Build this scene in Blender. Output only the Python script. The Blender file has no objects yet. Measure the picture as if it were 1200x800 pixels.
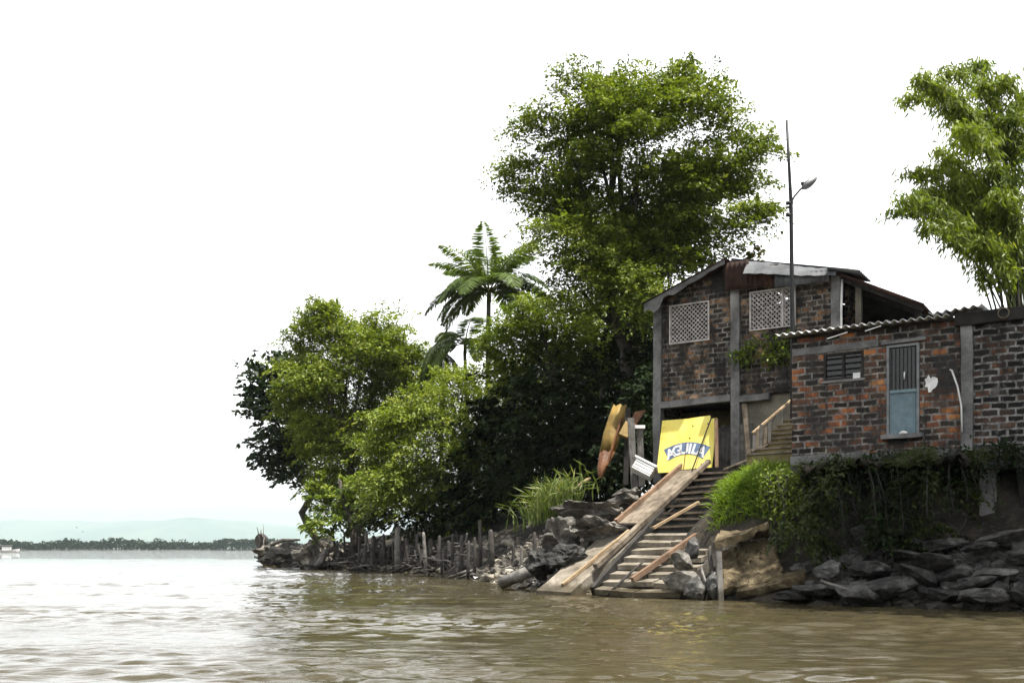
import bpy, bmesh, math, random
import numpy as np
from mathutils import Vector, Matrix, noise as mnoise
R = math.radians
scene = bpy.context.scene
COL = scene.collection
F = 1167.0; HY = 643.0; CH = 1.2          # focal length in photo pixels, horizon row, camera height

def P(px, py, Y):                           # a point at true depth Y
    return Vector(((px-600)/F*Y, Y, CH+(HY-py)/F*Y))
def PZ(px, z, Y):
    return Vector(((px-600)/F*Y, Y, z))

# ------------------------------------------------------------------ materials
def new_mat(name):
    m = bpy.data.materials.new(name); m.use_nodes = True
    nt = m.node_tree; nt.nodes.clear()
    out = nt.nodes.new('ShaderNodeOutputMaterial')
    return m, nt, out
def N(nt, typ, **kw):
    n = nt.nodes.new(typ)
    for k, v in kw.items():
        if hasattr(n, k) and not k.startswith('i_'): setattr(n, k, v)
    return n
def ramp(nt, stops, interp='LINEAR'):
    r = nt.nodes.new('ShaderNodeValToRGB'); r.color_ramp.interpolation = interp
    els = r.color_ramp.elements
    while len(els) < len(stops): els.new(0.5)
    for e, (p, c) in zip(els, stops):
        e.position = p; e.color = (*c, 1) if len(c) == 3 else c
    return r
def noise_tex(nt, vec, scale, detail=6, rough=0.6, dist=0.0):
    n = nt.nodes.new('ShaderNodeTexNoise'); n.inputs['Scale'].default_value = scale
    n.inputs['Detail'].default_value = detail; n.inputs['Roughness'].default_value = rough
    n.inputs['Distortion'].default_value = dist
    nt.links.new(vec, n.inputs['Vector']); return n
def mapping(nt, vec, scale=(1,1,1), loc=(0,0,0)):
    m = nt.nodes.new('ShaderNodeMapping'); m.inputs['Scale'].default_value = scale; m.inputs['Location'].default_value = loc
    nt.links.new(vec, m.inputs['Vector']); return m.outputs[0]
def mixc(nt, fac, a, b, mode='MIX'):
    m = nt.nodes.new('ShaderNodeMix'); m.data_type = 'RGBA'; m.blend_type = mode
    if hasattr(fac, 'links') or hasattr(fac, 'is_linked'): nt.links.new(fac, m.inputs[0])
    else: m.inputs[0].default_value = fac
    for s, i in ((a, 6), (b, 7)):
        if isinstance(s, (tuple, list)): m.inputs[i].default_value = (*s, 1)
        else: nt.links.new(s, m.inputs[i])
    return m.outputs[2]
def bump(nt, h, strength, dist=0.02):
    b = nt.nodes.new('ShaderNodeBump'); b.inputs['Strength'].default_value = strength; b.inputs['Distance'].default_value = dist
    nt.links.new(h, b.inputs['Height']); return b.outputs[0]
def wet(nt, col, rough):
    """dark damp band left by the river just above the water (world height)"""
    g_ = nt.nodes.new('ShaderNodeNewGeometry'); z_ = N(nt,'ShaderNodeSeparateXYZ'); nt.links.new(g_.outputs['Position'], z_.inputs[0])
    n_ = noise_tex(nt, g_.outputs['Position'], 2.2, 4, 0.6); h_ = N(nt,'ShaderNodeMath',operation='MULTIPLY_ADD'); nt.links.new(n_.outputs[0], h_.inputs[0]); h_.inputs[1].default_value = -0.5; nt.links.new(z_.outputs[2], h_.inputs[2])
    m_ = N(nt,'ShaderNodeMapRange'); nt.links.new(h_.outputs[0], m_.inputs[0]); m_.inputs[1].default_value = -0.08; m_.inputs[2].default_value = 0.06; m_.inputs[3].default_value = 1; m_.inputs[4].default_value = 0
    c_ = mixc(nt, m_.outputs[0], col, mixc(nt, 1.0, col, (.38,.36,.30), 'MULTIPLY'))
    r_ = N(nt,'ShaderNodeMapRange'); nt.links.new(m_.outputs[0], r_.inputs[0]); r_.inputs[3].default_value = rough; r_.inputs[4].default_value = .3
    return c_, r_.outputs[0]
def finish(nt, out, col, rough=0.8, nrm=None, spec=0.3, metal=0.0):
    p = nt.nodes.new('ShaderNodeBsdfPrincipled')
    if isinstance(col, (tuple, list)): p.inputs['Base Color'].default_value = (*col, 1)
    else: nt.links.new(col, p.inputs['Base Color'])
    if isinstance(rough, float): p.inputs['Roughness'].default_value = rough
    else: nt.links.new(rough, p.inputs['Roughness'])
    p.inputs['Specular IOR Level'].default_value = spec; p.inputs['Metallic'].default_value = metal
    if nrm is not None: nt.links.new(nrm, p.inputs['Normal'])
    nt.links.new(p.outputs[0], out.inputs[0]); return p
def tc(nt, which='Object'):
    return nt.nodes.new('ShaderNodeTexCoord').outputs[which]

def mat_noise(name, stops, scale=3.0, rough=0.85, bstr=0.5, bdist=0.03, fine=14.0, spec=0.25, metal=0.0):
    m, nt, out = new_mat(name); v = tc(nt)
    n1 = noise_tex(nt, v, scale, 8, 0.65); n2 = noise_tex(nt, v, fine, 6, 0.7)
    r = ramp(nt, stops); 
    mx = N(nt, 'ShaderNodeMath', operation='MULTIPLY_ADD'); nt.links.new(n2.outputs[0], mx.inputs[0]); mx.inputs[1].default_value = 0.5
    ml = N(nt, 'ShaderNodeMath', operation='MULTIPLY_ADD'); nt.links.new(n1.outputs[0], ml.inputs[0]); ml.inputs[1].default_value = 1.4; ml.inputs[2].default_value = -0.45
    nt.links.new(ml.outputs[0], mx.inputs[2]); nt.links.new(mx.outputs[0], r.inputs[0])
    c_, r_ = (r.outputs[0], rough) if rough < .7 else wet(nt, r.outputs[0], rough)
    finish(nt, out, c_, r_, bump(nt, mx.outputs[0], bstr, bdist), spec, metal); return m
def mat_wood(name, stops, rough=0.85, streak=18.0):
    m, nt, out = new_mat(name); uv = tc(nt, 'UV'); ob = tc(nt)
    n1 = noise_tex(nt, mapping(nt, uv, (1.2, streak, 1)), 1.0, 6, 0.7, 0.4)
    n2 = noise_tex(nt, ob, 1.6, 5, 0.6)
    a = N(nt, 'ShaderNodeMath', operation='MULTIPLY_ADD'); nt.links.new(n1.outputs[0], a.inputs[0]); a.inputs[1].default_value = 0.9
    b = N(nt, 'ShaderNodeMath', operation='MULTIPLY_ADD'); nt.links.new(n2.outputs[0], b.inputs[0]); b.inputs[1].default_value = 0.9; b.inputs[2].default_value = -0.4
    nt.links.new(b.outputs[0], a.inputs[2]); r = ramp(nt, stops); nt.links.new(a.outputs[0], r.inputs[0])
    n3 = noise_tex(nt, ob, 3.7, 7, 0.72); rd = ramp(nt, [(0.50,(0,0,0)),(0.62,(0.72,)*3)]); nt.links.new(n3.outputs[0], rd.inputs[0])
    c = mixc(nt, rd.outputs[0], r.outputs[0], tuple(x*0.8 for x in stops[0][1]))   # mud and rot
    c, r_ = wet(nt, c, rough)
    finish(nt, out, c, r_, bump(nt, n1.outputs[0], 0.7, 0.02), 0.2); return m
def mat_brick(name, cols, mortar, stain, w=0.34, h=0.17, off=(0,0,0), stain_lo=0.45):
    """hollow clay blocks: colour picked per block, smeared mortar, soot and patches with shapes of their own"""
    m, nt, out = new_mat(name); t = nt.nodes.new('ShaderNodeTexCoord'); ob = t.outputs['Object']
    sx = N(nt, 'ShaderNodeSeparateXYZ'); nt.links.new(ob, sx.inputs[0])
    sn = N(nt, 'ShaderNodeSeparateXYZ'); nt.links.new(t.outputs['Normal'], sn.inputs[0])
    ab = N(nt, 'ShaderNodeMath', operation='ABSOLUTE'); nt.links.new(sn.outputs[0], ab.inputs[0])
    gt = N(nt, 'ShaderNodeMath', operation='GREATER_THAN'); nt.links.new(ab.outputs[0], gt.inputs[0]); gt.inputs[1].default_value = 0.6
    mixf = nt.nodes.new('ShaderNodeMix'); nt.links.new(gt.outputs[0], mixf.inputs[0]); nt.links.new(sx.outputs[0], mixf.inputs[2]); nt.links.new(sx.outputs[1], mixf.inputs[3])
    cb = N(nt, 'ShaderNodeCombineXYZ'); nt.links.new(mixf.outputs[0], cb.inputs[0]); nt.links.new(sx.outputs[2], cb.inputs[1])
    v0 = mapping(nt, cb.outputs[0], (1,1,1), off)
    wob = noise_tex(nt, v0, 2.3, 3, 0.6)
    vm = N(nt, 'ShaderNodeVectorMath', operation='SCALE'); nt.links.new(wob.outputs[1], vm.inputs[0]); vm.inputs[3].default_value = 0.085
    va = N(nt, 'ShaderNodeVectorMath', operation='ADD'); nt.links.new(v0, va.inputs[0]); nt.links.new(vm.outputs[0], va.inputs[1])
    wob2 = noise_tex(nt, v0, 14, 3, 0.6); vm2 = N(nt, 'ShaderNodeVectorMath', operation='SCALE'); nt.links.new(wob2.outputs[1], vm2.inputs[0]); vm2.inputs[3].default_value = 0.03
    vb = N(nt, 'ShaderNodeVectorMath', operation='ADD'); nt.links.new(va.outputs[0], vb.inputs[0]); nt.links.new(vm2.outputs[0], vb.inputs[1])
    v = vb.outputs[0]
    br = nt.nodes.new('ShaderNodeTexBrick'); nt.links.new(v, br.inputs['Vector'])
    br.inputs['Color1'].default_value = (0,0,0,1); br.inputs['Color2'].default_value = (1,1,1,1); br.inputs['Mortar'].default_value = (0.5,0.5,0.5,1)
    br.inputs['Scale'].default_value = 1.0; br.inputs['Mortar Size'].default_value = 0.025; br.inputs['Mortar Smooth'].default_value = 0.25
    br.inputs['Brick Width'].default_value = w; br.inputs['Row Height'].default_value = h; br.inputs['Bias'].default_value = 0.0
    n_pat = noise_tex(nt, v0, 0.9, 3, 0.55); n_f = noise_tex(nt, v0, 26, 6, 0.75); n_m = noise_tex(nt, v0, 5.5, 6, 0.7)
    # block value: its own random value pulled by a slow patch noise
    bw = N(nt, 'ShaderNodeRGBToBW'); nt.links.new(br.outputs['Color'], bw.inputs[0])
    a1 = N(nt, 'ShaderNodeMath', operation='MULTIPLY_ADD'); nt.links.new(bw.outputs[0], a1.inputs[0]); a1.inputs[1].default_value = 0.62; 
    a2 = N(nt, 'ShaderNodeMath', operation='MULTIPLY_ADD'); nt.links.new(n_pat.outputs[0], a2.inputs[0]); a2.inputs[1].default_value = 1.1; a2.inputs[2].default_value = -0.36
    nt.links.new(a2.outputs[0], a1.inputs[2])
    n_b = noise_tex(nt, v0, 9.0, 5, 0.7); a3 = N(nt, 'ShaderNodeMath', operation='MULTIPLY_ADD'); nt.links.new(n_b.outputs[0], a3.inputs[0]); a3.inputs[1].default_value = 0.55; a3.inputs[2].default_value = -0.275
    a4 = N(nt, 'ShaderNodeMath', operation='ADD'); nt.links.new(a1.outputs[0], a4.inputs[0]); nt.links.new(a3.outputs[0], a4.inputs[1]); a1 = a4
    r = ramp(nt, cols); nt.links.new(a1.outputs[0], r.inputs[0])
    c = mixc(nt, n_f.outputs[0], r.outputs[0], (0.5,0.5,0.5), 'OVERLAY')
    mf = N(nt, 'ShaderNodeMath', operation='MULTIPLY'); nt.links.new(br.outputs['Fac'], mf.inputs[0])
    rm = ramp(nt, [(0.36,(0.12,)*3),(0.56,(1,1,1))]); nt.links.new(n_m.outputs[0], rm.inputs[0]); nt.links.new(rm.outputs[0], mf.inputs[1])
    rmc = ramp(nt, [(0.3,tuple(x*0.45 for x in mortar)),(0.7,mortar)]); nt.links.new(n_m.outputs[0], rmc.inputs[0])
    c = mixc(nt, mf.outputs[0], c, rmc.outputs[0])
    # soot and old render, patches
    n_s = noise_tex(nt, mapping(nt, v0, (1.0,0.55,1), (3.1,1.7,0)), 1.25, 9, 0.7)
    rs = ramp(nt, [(stain_lo,(0,0,0)),(stain_lo+0.14,(0.93,)*3)]); nt.links.new(n_s.outputs[0], rs.inputs[0])
    c = mixc(nt, rs.outputs[0], c, stain)
    n_g = noise_tex(nt, mapping(nt, v0, (1,1,1), (9.1,4.7,0)), 1.7, 8, 0.72)
    rg = ramp(nt, [(0.555,(0,0,0)),(0.64,(0.85,)*3)]); nt.links.new(n_g.outputs[0], rg.inputs[0])
    c = mixc(nt, rg.outputs[0], c, tuple(x*0.36 for x in mortar))
    n_r = noise_tex(nt, mapping(nt, v0, (2.4,.22,1), (1.3,8.2,0)), 1.6, 7, 0.68); rr_ = ramp(nt, [(0.53,(0,0,0)),(0.66,(0.85,)*3)]); nt.links.new(n_r.outputs[0], rr_.inputs[0])
    c = mixc(nt, rr_.outputs[0], c, tuple(x*0.8 for x in stain))
    hh = N(nt, 'ShaderNodeMath', operation='MULTIPLY_ADD'); nt.links.new(br.outputs['Fac'], hh.inputs[0]); hh.inputs[1].default_value = -0.7; nt.links.new(n_f.outputs[0], hh.inputs[2])
    finish(nt, out, c, 0.9, bump(nt, hh.outputs[0], 0.8, 0.025), 0.15); return m
def mat_leaf(name, dark, light, transl=0.3, hueb=None, rough=0.5):
    m, nt, out = new_mat(name)
    at = N(nt, 'ShaderNodeAttribute'); at.attribute_name = 'rnd'
    stops = [(0.0, dark), (0.75, light)]
    if hueb: stops.append((1.0, hueb))
    r = ramp(nt, stops); nt.links.new(at.outputs['Fac'], r.inputs[0])
    p = nt.nodes.new('ShaderNodeBsdfPrincipled'); nt.links.new(r.outputs[0], p.inputs['Base Color']); p.inputs['Roughness'].default_value = rough if 'dark' not in name else .75
    p.inputs['Specular IOR Level'].default_value = 0.25 if 'dark' not in name else .08
    tr = nt.nodes.new('ShaderNodeBsdfTranslucent')
    tcx = mixc(nt, 1.0, r.outputs[0], (1.4,1.45,0.45), 'MULTIPLY'); nt.links.new(tcx, tr.inputs[0])
    mx = nt.nodes.new('ShaderNodeMixShader'); mx.inputs[0].default_value = transl
    nt.links.new(p.outputs[0], mx.inputs[1]); nt.links.new(tr.outputs[0], mx.inputs[2]); nt.links.new(mx.outputs[0], out.inputs[0])
    return m

M = {}
M['leaf_big'] = mat_leaf('leaf_big', (0.034, 0.058, 0.008), (0.15, 0.2, 0.03), 0.31, (0.235, 0.265, 0.06))
M['leaf_bright'] = mat_leaf('leaf_bright', (0.052, 0.083, 0.011), (0.185, 0.238, 0.036), 0.31, (0.275, 0.3, 0.065))
M['leaf_mid'] = mat_leaf('leaf_mid', (0.034, 0.063, 0.009), (0.146, 0.2, 0.028), 0.31, (0.23, 0.26, 0.05))
M['leaf_dark'] = mat_leaf('leaf_dark', (0.006, 0.011, 0.005), (0.018, 0.03, 0.01), 0.12)  # leaf colour lowered to carry the deep shade under trees and bank
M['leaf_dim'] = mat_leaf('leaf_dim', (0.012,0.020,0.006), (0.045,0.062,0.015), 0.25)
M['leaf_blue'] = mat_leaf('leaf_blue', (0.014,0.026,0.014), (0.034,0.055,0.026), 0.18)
M['leaf_bamboo'] = mat_leaf('leaf_bamboo', (0.06, 0.098, 0.012), (0.175, 0.225, 0.03), 0.42, (0.27, 0.29, 0.055))
M['leaf_palm'] = mat_leaf('leaf_palm', (.038,.066,.016), (.12,.17,.04), 0.35, (.19,.25,.06))
M['leaf_grass'] = mat_leaf('leaf_grass', (0.06,0.11,0.012), (0.16,0.24,0.025), 0.40, (0.20,0.27,0.05))
M['leaf_reed'] = mat_leaf('leaf_reed', (0.035,0.060,0.014), (0.11,0.15,0.035), 0.3, (0.24,0.25,0.10))
M['leaf_yellow'] = mat_leaf('leaf_yellow', (0.07,0.085,0.015), (0.18,0.17,0.04), 0.3, (0.32,0.24,0.10))
M['bark'] = mat_noise('bark', [(0.25,(0.02,0.017,0.013)),(0.7,(0.09,0.078,0.062))], 3, 0.9, 0.8, 0.03)
M['bark_pale'] = mat_noise('bark_pale', [(0.25,(0.06,0.055,0.045)),(0.7,(0.20,0.185,0.16))], 4, 0.9, 0.6, 0.02)
M['bark_green'] = mat_noise('bark_green', [(0.25,(0.03,0.04,0.012)),(0.7,(0.10,0.115,0.03))], 5, 0.6, 0.2, 0.01)
M['drift'] = mat_wood('driftwood', [(0.2,(0.07,0.065,0.058)),(0.55,(0.20,0.19,0.175)),(0.85,(0.36,0.34,0.31))])
M['drift_dark'] = mat_wood('driftwood_dark', [(0.2,(0.022,0.02,0.018)),(0.55,(0.07,0.064,0.058)),(0.9,(0.15,0.14,0.125))])
M['drift_tan'] = mat_wood('driftwood_tan', [(0.2,(0.16,0.11,0.06)),(0.6,(0.40,0.30,0.19)),(0.9,(0.58,0.47,0.33))])
M['plank'] = mat_wood('plank', [(0.2,(0.06,0.049,0.037)),(0.5,(0.17,0.138,0.102)),(0.85,(0.34,0.295,0.23))])
M['plank_grey'] = mat_wood('plank_grey', [(0.2,(0.05,0.047,0.043)),(0.5,(0.13,0.125,0.115)),(0.85,(0.25,0.24,0.225))])
M['plank_red'] = mat_wood('plank_red', [(0.2,(0.09,0.062,0.043)),(0.5,(0.21,0.135,0.088)),(0.9,(0.36,0.265,0.19))])
M['plank_dark'] = mat_wood('plank_dark', [(0.2,(0.012,0.011,0.010)),(0.6,(0.045,0.042,0.038)),(0.9,(0.10,0.092,0.08))])
M['concrete'] = mat_noise('concrete', [(0.2,(0.05,0.05,0.05)),(0.5,(0.15,0.15,0.148)),(0.8,(0.26,0.26,0.255))], 1.4, 0.9, 0.4, 0.02)
M['concrete_dark'] = mat_noise('concrete_dark', [(0.2,(0.022,0.022,0.022)),(0.5,(0.075,0.075,0.073)),(0.85,(0.16,0.16,0.155))], 1.6, 0.9, 0.5, 0.02)
M['concrete_tan'] = mat_noise('concrete_tan', [(0.15,(0.025,0.02,0.012)),(0.42,(0.085,0.066,0.038)),(0.62,(0.155,0.122,0.07)),(0.9,(0.30,0.26,0.18))], 2.6, 0.92, 1.0, 0.09, 13)
M['step_tan'] = mat_noise('step_tan', [(0.15,(0.05,0.042,0.03)),(0.42,(0.15,0.13,0.10)),(0.6,(0.205,0.182,0.145)),(0.9,(0.34,0.31,0.255))], 2.4, 0.92, 0.5, 0.02)
M['step_moss'] = mat_noise('step_moss', [(0.15,(0.06,0.05,0.022)),(0.5,(0.16,0.135,0.06)),(0.85,(0.28,0.24,0.13))], 2.2, 0.92, 0.5, 0.02)
M['rock'] = mat_noise('rock', [(0.2,(0.010,0.010,0.010)),(0.5,(0.034,0.034,0.032)),(0.7,(0.085,0.083,0.078)),(0.9,(0.19,0.185,0.17))], 2.2, 0.8, 1.0, 0.08, 9)  # rock tone kept low to stand for the shade on the right bank
M['rock_pale'] = mat_noise('rock_pale', [(0.2,(0.03,0.03,0.028)),(0.55,(0.095,0.094,0.089)),(0.75,(0.18,0.176,0.165)),(0.9,(0.30,0.29,0.27))], 2.2, 0.88, 1.0, 0.08, 9)
M['ledge'] = mat_noise('ledge_mud', [(0.2,(0.03,0.028,0.024)),(0.5,(0.118,0.11,0.097)),(0.7,(0.23,0.217,0.193)),(0.9,(0.34,0.325,0.29))], 1.6, 0.92, 1.0, 0.09, 8)
M['rubble'] = mat_noise('rubble', [(0.25,(0.03,0.028,0.025)),(0.5,(0.10,0.093,0.08)),(0.62,(0.26,0.235,0.19)),(0.75,(0.42,0.39,0.33))], 0.9, 0.9, 0.5, 0.03, 3.0)
M['brick_old'] = mat_brick('brick_old', [(0.20,(0.020,0.017,0.014)),(0.46,(0.066,0.053,0.042)),(0.62,(0.11,0.085,0.066)),(0.73,(0.27,0.14,0.07)),(0.90,(0.45,0.30,0.17))], (0.33,0.315,0.29), (0.022,0.021,0.02), 0.31, 0.155, (0.4,0.2,0), 0.43)
M['brick_red'] = mat_brick('brick_red', [(0.22,(0.020,0.017,0.014)),(0.44,(0.055,0.044,0.035)),(0.55,(0.12,0.066,0.044)),(0.64,(0.22,0.082,0.045)),(0.74,(0.40,0.155,0.06)),(0.92,(0.48,0.23,0.09))], (0.36,0.345,0.32), (0.036,0.035,0.034), 0.34, 0.15, (0.13,0.07,0), 0.46)
M['brick_black'] = mat_brick('brick_black', [(0.30,(0.012,0.012,0.012)),(0.55,(0.035,0.033,0.03)),(0.72,(0.08,0.05,0.04)),(0.90,(0.30,0.13,0.055))], (0.36,0.355,0.34), (0.02,0.019,0.018), 0.34, 0.15, (0.1,0.05,0), 0.50)
M['render_beige'] = mat_noise('old_render', [(0.2,(0.05,0.047,0.038)),(0.5,(0.16,0.15,0.12)),(0.8,(0.27,0.25,0.20))], 1.2, 0.92, 0.3, 0.02)
M['render_yellow'] = mat_noise('yellow_render', [(0.25,(0.03,0.026,0.016)),(0.55,(0.13,0.10,0.045)),(0.85,(0.24,0.19,0.09))], 1.3, 0.92, 0.3, 0.02)
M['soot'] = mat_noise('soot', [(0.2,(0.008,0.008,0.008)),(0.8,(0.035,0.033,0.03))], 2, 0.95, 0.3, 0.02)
M['zinc'] = mat_noise('zinc', [(0.2,(0.04,0.043,0.046)),(0.5,(0.10,0.106,0.112)),(0.9,(0.19,0.20,0.205))], 1.2, 0.7, 0.15, 0.01, 10, 0.3, 0.0)
M['rust'] = mat_noise('rust', [(0.2,(0.010,0.007,0.006)),(0.55,(0.035,0.018,0.014)),(0.9,(0.11,0.05,0.03))], 1.5, 0.85, 0.3, 0.01)
M['fibre'] = mat_noise('fibre_cement', [(0.2,(0.20,0.20,0.195)),(0.5,(0.52,0.52,0.51)),(0.9,(0.70,0.70,0.69))], 1.3, 0.85, 0.2, 0.01)
M['lattice'] = mat_noise('lattice_block', [(0.15,(0.24,0.22,0.21)),(0.5,(0.46,0.43,0.41)),(0.9,(0.66,0.63,0.60))], 3, 0.9, 0.2, 0.01)
M['white'] = mat_noise('white_paint', [(0.2,(0.5,0.5,0.49)),(0.7,(0.82,0.82,0.81))], 2, 0.6, 0.1, 0.01)
M['door_blue'] = mat_noise('door_paint', [(0.2,(0.095,0.145,0.167)),(0.6,(0.185,0.265,0.298)),(0.9,(0.26,0.335,0.362))], 1.5, 0.6, 0.15, 0.01)
M['dark_metal'] = mat_noise('dark_metal', [(0.2,(0.006,0.006,0.0065)),(0.8,(0.022,0.022,0.023))], 4, 0.5, 0.1, 0.01)
M['grey_metal'] = mat_noise('grey_metal', [(0.2,(0.10,0.105,0.11)),(0.8,(0.24,0.245,0.25))], 4, 0.5, 0.1, 0.01, 14, 0.4, 0.4)
M['yellow'] = mat_noise('yellow_paint', [(0.15,(0.45,0.33,0.06)),(0.33,(0.80,0.66,0.13)),(0.8,(0.88,0.78,0.22))], 1.3, 0.55, 0.1, 0.01)
M['blue'] = mat_noise('blue_paint', [(0.2,(0.07,0.105,0.18)),(0.8,(0.15,0.21,0.33))], 3, 0.5, 0.05, 0.01)
M['hull_yellow'] = mat_noise('hull_yellow', [(0.2,(0.06,0.042,0.018)),(0.5,(0.20,0.13,0.03)),(0.9,(0.36,0.24,0.06))], 1.6, 0.6, 0.2, 0.01)
M['hull_red'] = mat_noise('hull_red', [(0.2,(0.035,0.016,0.009)),(0.5,(0.12,0.05,0.02)),(0.9,(0.23,0.105,0.035))], 1.8, 0.6, 0.2, 0.01)
M['glass'] = mat_noise('dark_glass', [(0.2,(0.006,0.006,0.007)),(0.8,(0.02,0.02,0.022))], 2, 0.12, 0.02, 0.01, 8, 0.5)
M['rubber'] = mat_noise('rubber', [(0.2,(0.02,0.02,0.02)),(0.8,(0.07,0.07,0.068))], 4, 0.8, 0.2, 0.01)
M['haystraw'] = mat_noise('straw', [(0.2,(0.16,0.12,0.05)),(0.5,(0.36,0.28,0.12)),(0.9,(0.55,0.45,0.24))], 3, 0.95, 0.8, 0.04)

# ------------------------------------------------------------------ mesh helpers
class MB:
    def __init__(s): s.v = []; s.f = []; s.uv = []; s.smooth = []
    def add(s, vs, fs, uvs=None, smooth=False):
        b = len(s.v); s.v += [Vector(p) for p in vs]
        for i, f in enumerate(fs):
            s.f.append([b+k for k in f]); s.smooth.append(smooth)
            s.uv.append(uvs[i] if uvs else [(0, 0)]*len(f))
        return s
    def beam(s, p0, p1, w, h, up=(0,0,1), w1=None, h1=None, jit=0.0, seg=1, rng=None):
        """squared timber from p0 to p1 (centre line), width w across, height h; UV runs along it"""
        p0 = Vector(p0); p1 = Vector(p1); d = (p1-p0); L = d.length; d.normalize(); up = Vector(up)
        sd = d.cross(up)
        if sd.length < 1e-4: sd = d.cross(Vector((1,0,0)))
        sd.normalize(); u = sd.cross(d); w1 = w1 or w; h1 = h1 or h
        vs = []
        for i in range(seg+1):
            t = i/seg; c = p0+d*(L*t); ww = w+(w1-w)*t; hh = h+(h1-h)*t
            if rng and jit: c = c+sd*rng.uniform(-jit,jit)+u*rng.uniform(-jit,jit)
            vs += [c+sd*(ww/2)*a+u*(hh/2)*b for a, b in ((-1,-1),(1,-1),(1,1),(-1,1))]
        fs = []; uv = []; o = random.random()*9
        for i in range(seg):
            for k in range(4):
                k2 = (k+1) % 4; a = i*4
                fs.append([a+k, a+k2, a+4+k2, a+4+k])
                uv.append([(L*i/seg+o,k*.25+o),(L*i/seg+o,k*.25+.25+o),(L*(i+1)/seg+o,k*.25+.25+o),(L*(i+1)/seg+o,k*.25+o)])
        fs += [[3,2,1,0],[seg*4+k for k in range(4)]]; uv += [[(o,o),(o,o+.1),(o+.1,o+.1),(o+.1,o)]]*2
        return s.add(vs, fs, uv)
    def tube(s, pts, rads, n=7, cap=True):
        pts = [Vector(p) for p in pts]; vs = []; fs = []; uv = []; prev = None; acc = 0; o = random.random()*9
        if not hasattr(rads, '__len__'): rads = [rads]*len(pts)
        lens = [0]
        for a, b in zip(pts, pts[1:]): lens.append(lens[-1]+(b-a).length)
        for i, p in enumerate(pts):
            d = (pts[min(i+1,len(pts)-1)]-pts[max(i-1,0)]).normalized()
            if prev is None:
                x = d.cross(Vector((0,0,1)));  x = x if x.length > 1e-3 else d.cross(Vector((1,0,0)))
            else: x = prev-d*prev.dot(d)
            x.normalize(); prev = x; y = d.cross(x)
            for k in range(n):
                a = 2*math.pi*k/n; vs.append(p+(x*math.cos(a)+y*math.sin(a))*rads[i])
        for i in range(len(pts)-1):
            for k in range(n):
                k2 = (k+1) % n; fs.append([i*n+k, i*n+k2, (i+1)*n+k2, (i+1)*n+k])
                uv.append([(lens[i]+o,k/n+o),(lens[i]+o,(k+1)/n+o),(lens[i+1]+o,(k+1)/n+o),(lens[i+1]+o,k/n+o)])
        s.add(vs, fs, uv, True)
        if cap:
            b = len(s.v)-len(vs)
            s.f.append([b+k for k in range(n-1,-1,-1)]); s.uv.append([(o,o)]*n); s.smooth.append(False)
            s.f.append([b+(len(pts)-1)*n+k for k in range(n)]); s.uv.append([(o,o)]*n); s.smooth.append(False)
        return s
    def box(s, lo, hi):
        (x0,y0,z0),(x1,y1,z1) = lo, hi
        vs = [(x0,y0,z0),(x1,y0,z0),(x1,y1,z0),(x0,y1,z0),(x0,y0,z1),(x1,y0,z1),(x1,y1,z1),(x0,y1,z1)]
        return s.add(vs, [[3,2,1,0],[4,5,6,7],[0,1,5,4],[1,2,6,5],[2,3,7,6],[3,0,4,7]])
    def slab(s, quad, th, up=None):
        """plate with the four given top corners and a thickness, UV along its first edge"""
        q = [Vector(p) for p in quad]; n = (q[1]-q[0]).cross(q[3]-q[0]).normalized()
        if up is not None and n.dot(Vector(up)) < 0: n = -n
        vs = q+[p-n*th for p in q]; L = (q[1]-q[0]).length; W = (q[3]-q[0]).length; o = random.random()*9
        return s.add(vs, [[0,1,2,3],[7,6,5,4],[0,4,5,1],[1,5,6,2],[2,6,7,3],[3,7,4,0]],
                     [[(o,o),(L+o,o),(L+o,W+o),(o,W+o)]]*2+[[(o,o),(o,o+th),(L+o,o+th),(L+o,o)]]*4)
    def wall(s, xs, zs, holes, b0, b1, top=None):
        """wall in the local x/z plane between depths b0 (front) and b1, one connected sheet with openings; top(x) replaces the last z"""
        nx, nz = len(xs), len(zs); idx = {}
        def vid(i, k, side):
            if (i,k,side) not in idx:
                z = top(xs[i]) if (top and k == nz-1) else zs[k]
                idx[(i,k,side)] = len(s.v); s.v.append(Vector((xs[i], b0 if side == 0 else b1, z)))
            return idx[(i,k,side)]
        def solid(i, k):
            if i < 0 or k < 0 or i >= nx-1 or k >= nz-1: return False
            cx = (xs[i]+xs[i+1])/2; cz = (zs[k]+zs[k+1])/2
            return not any(h[0] < cx < h[1] and h[2] < cz < h[3] for h in holes)
        def face(l): s.f.append(l); s.uv.append([(0,0)]*4); s.smooth.append(False)
        for i in range(nx-1):
            for k in range(nz-1):
                if not solid(i,k): continue
                face([vid(i,k,0),vid(i+1,k,0),vid(i+1,k+1,0),vid(i,k+1,0)])
                face([vid(i,k,1),vid(i,k+1,1),vid(i+1,k+1,1),vid(i+1,k,1)])
                if not solid(i-1,k): face([vid(i,k,0),vid(i,k+1,0),vid(i,k+1,1),vid(i,k,1)])
                if not solid(i+1,k): face([vid(i+1,k,0),vid(i+1,k,1),vid(i+1,k+1,1),vid(i+1,k+1,0)])
                if not solid(i,k-1): face([vid(i,k,0),vid(i,k,1),vid(i+1,k,1),vid(i+1,k,0)])
                if not solid(i,k+1): face([vid(i,k+1,0),vid(i+1,k+1,0),vid(i+1,k+1,1),vid(i,k+1,1)])
        return s
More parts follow.
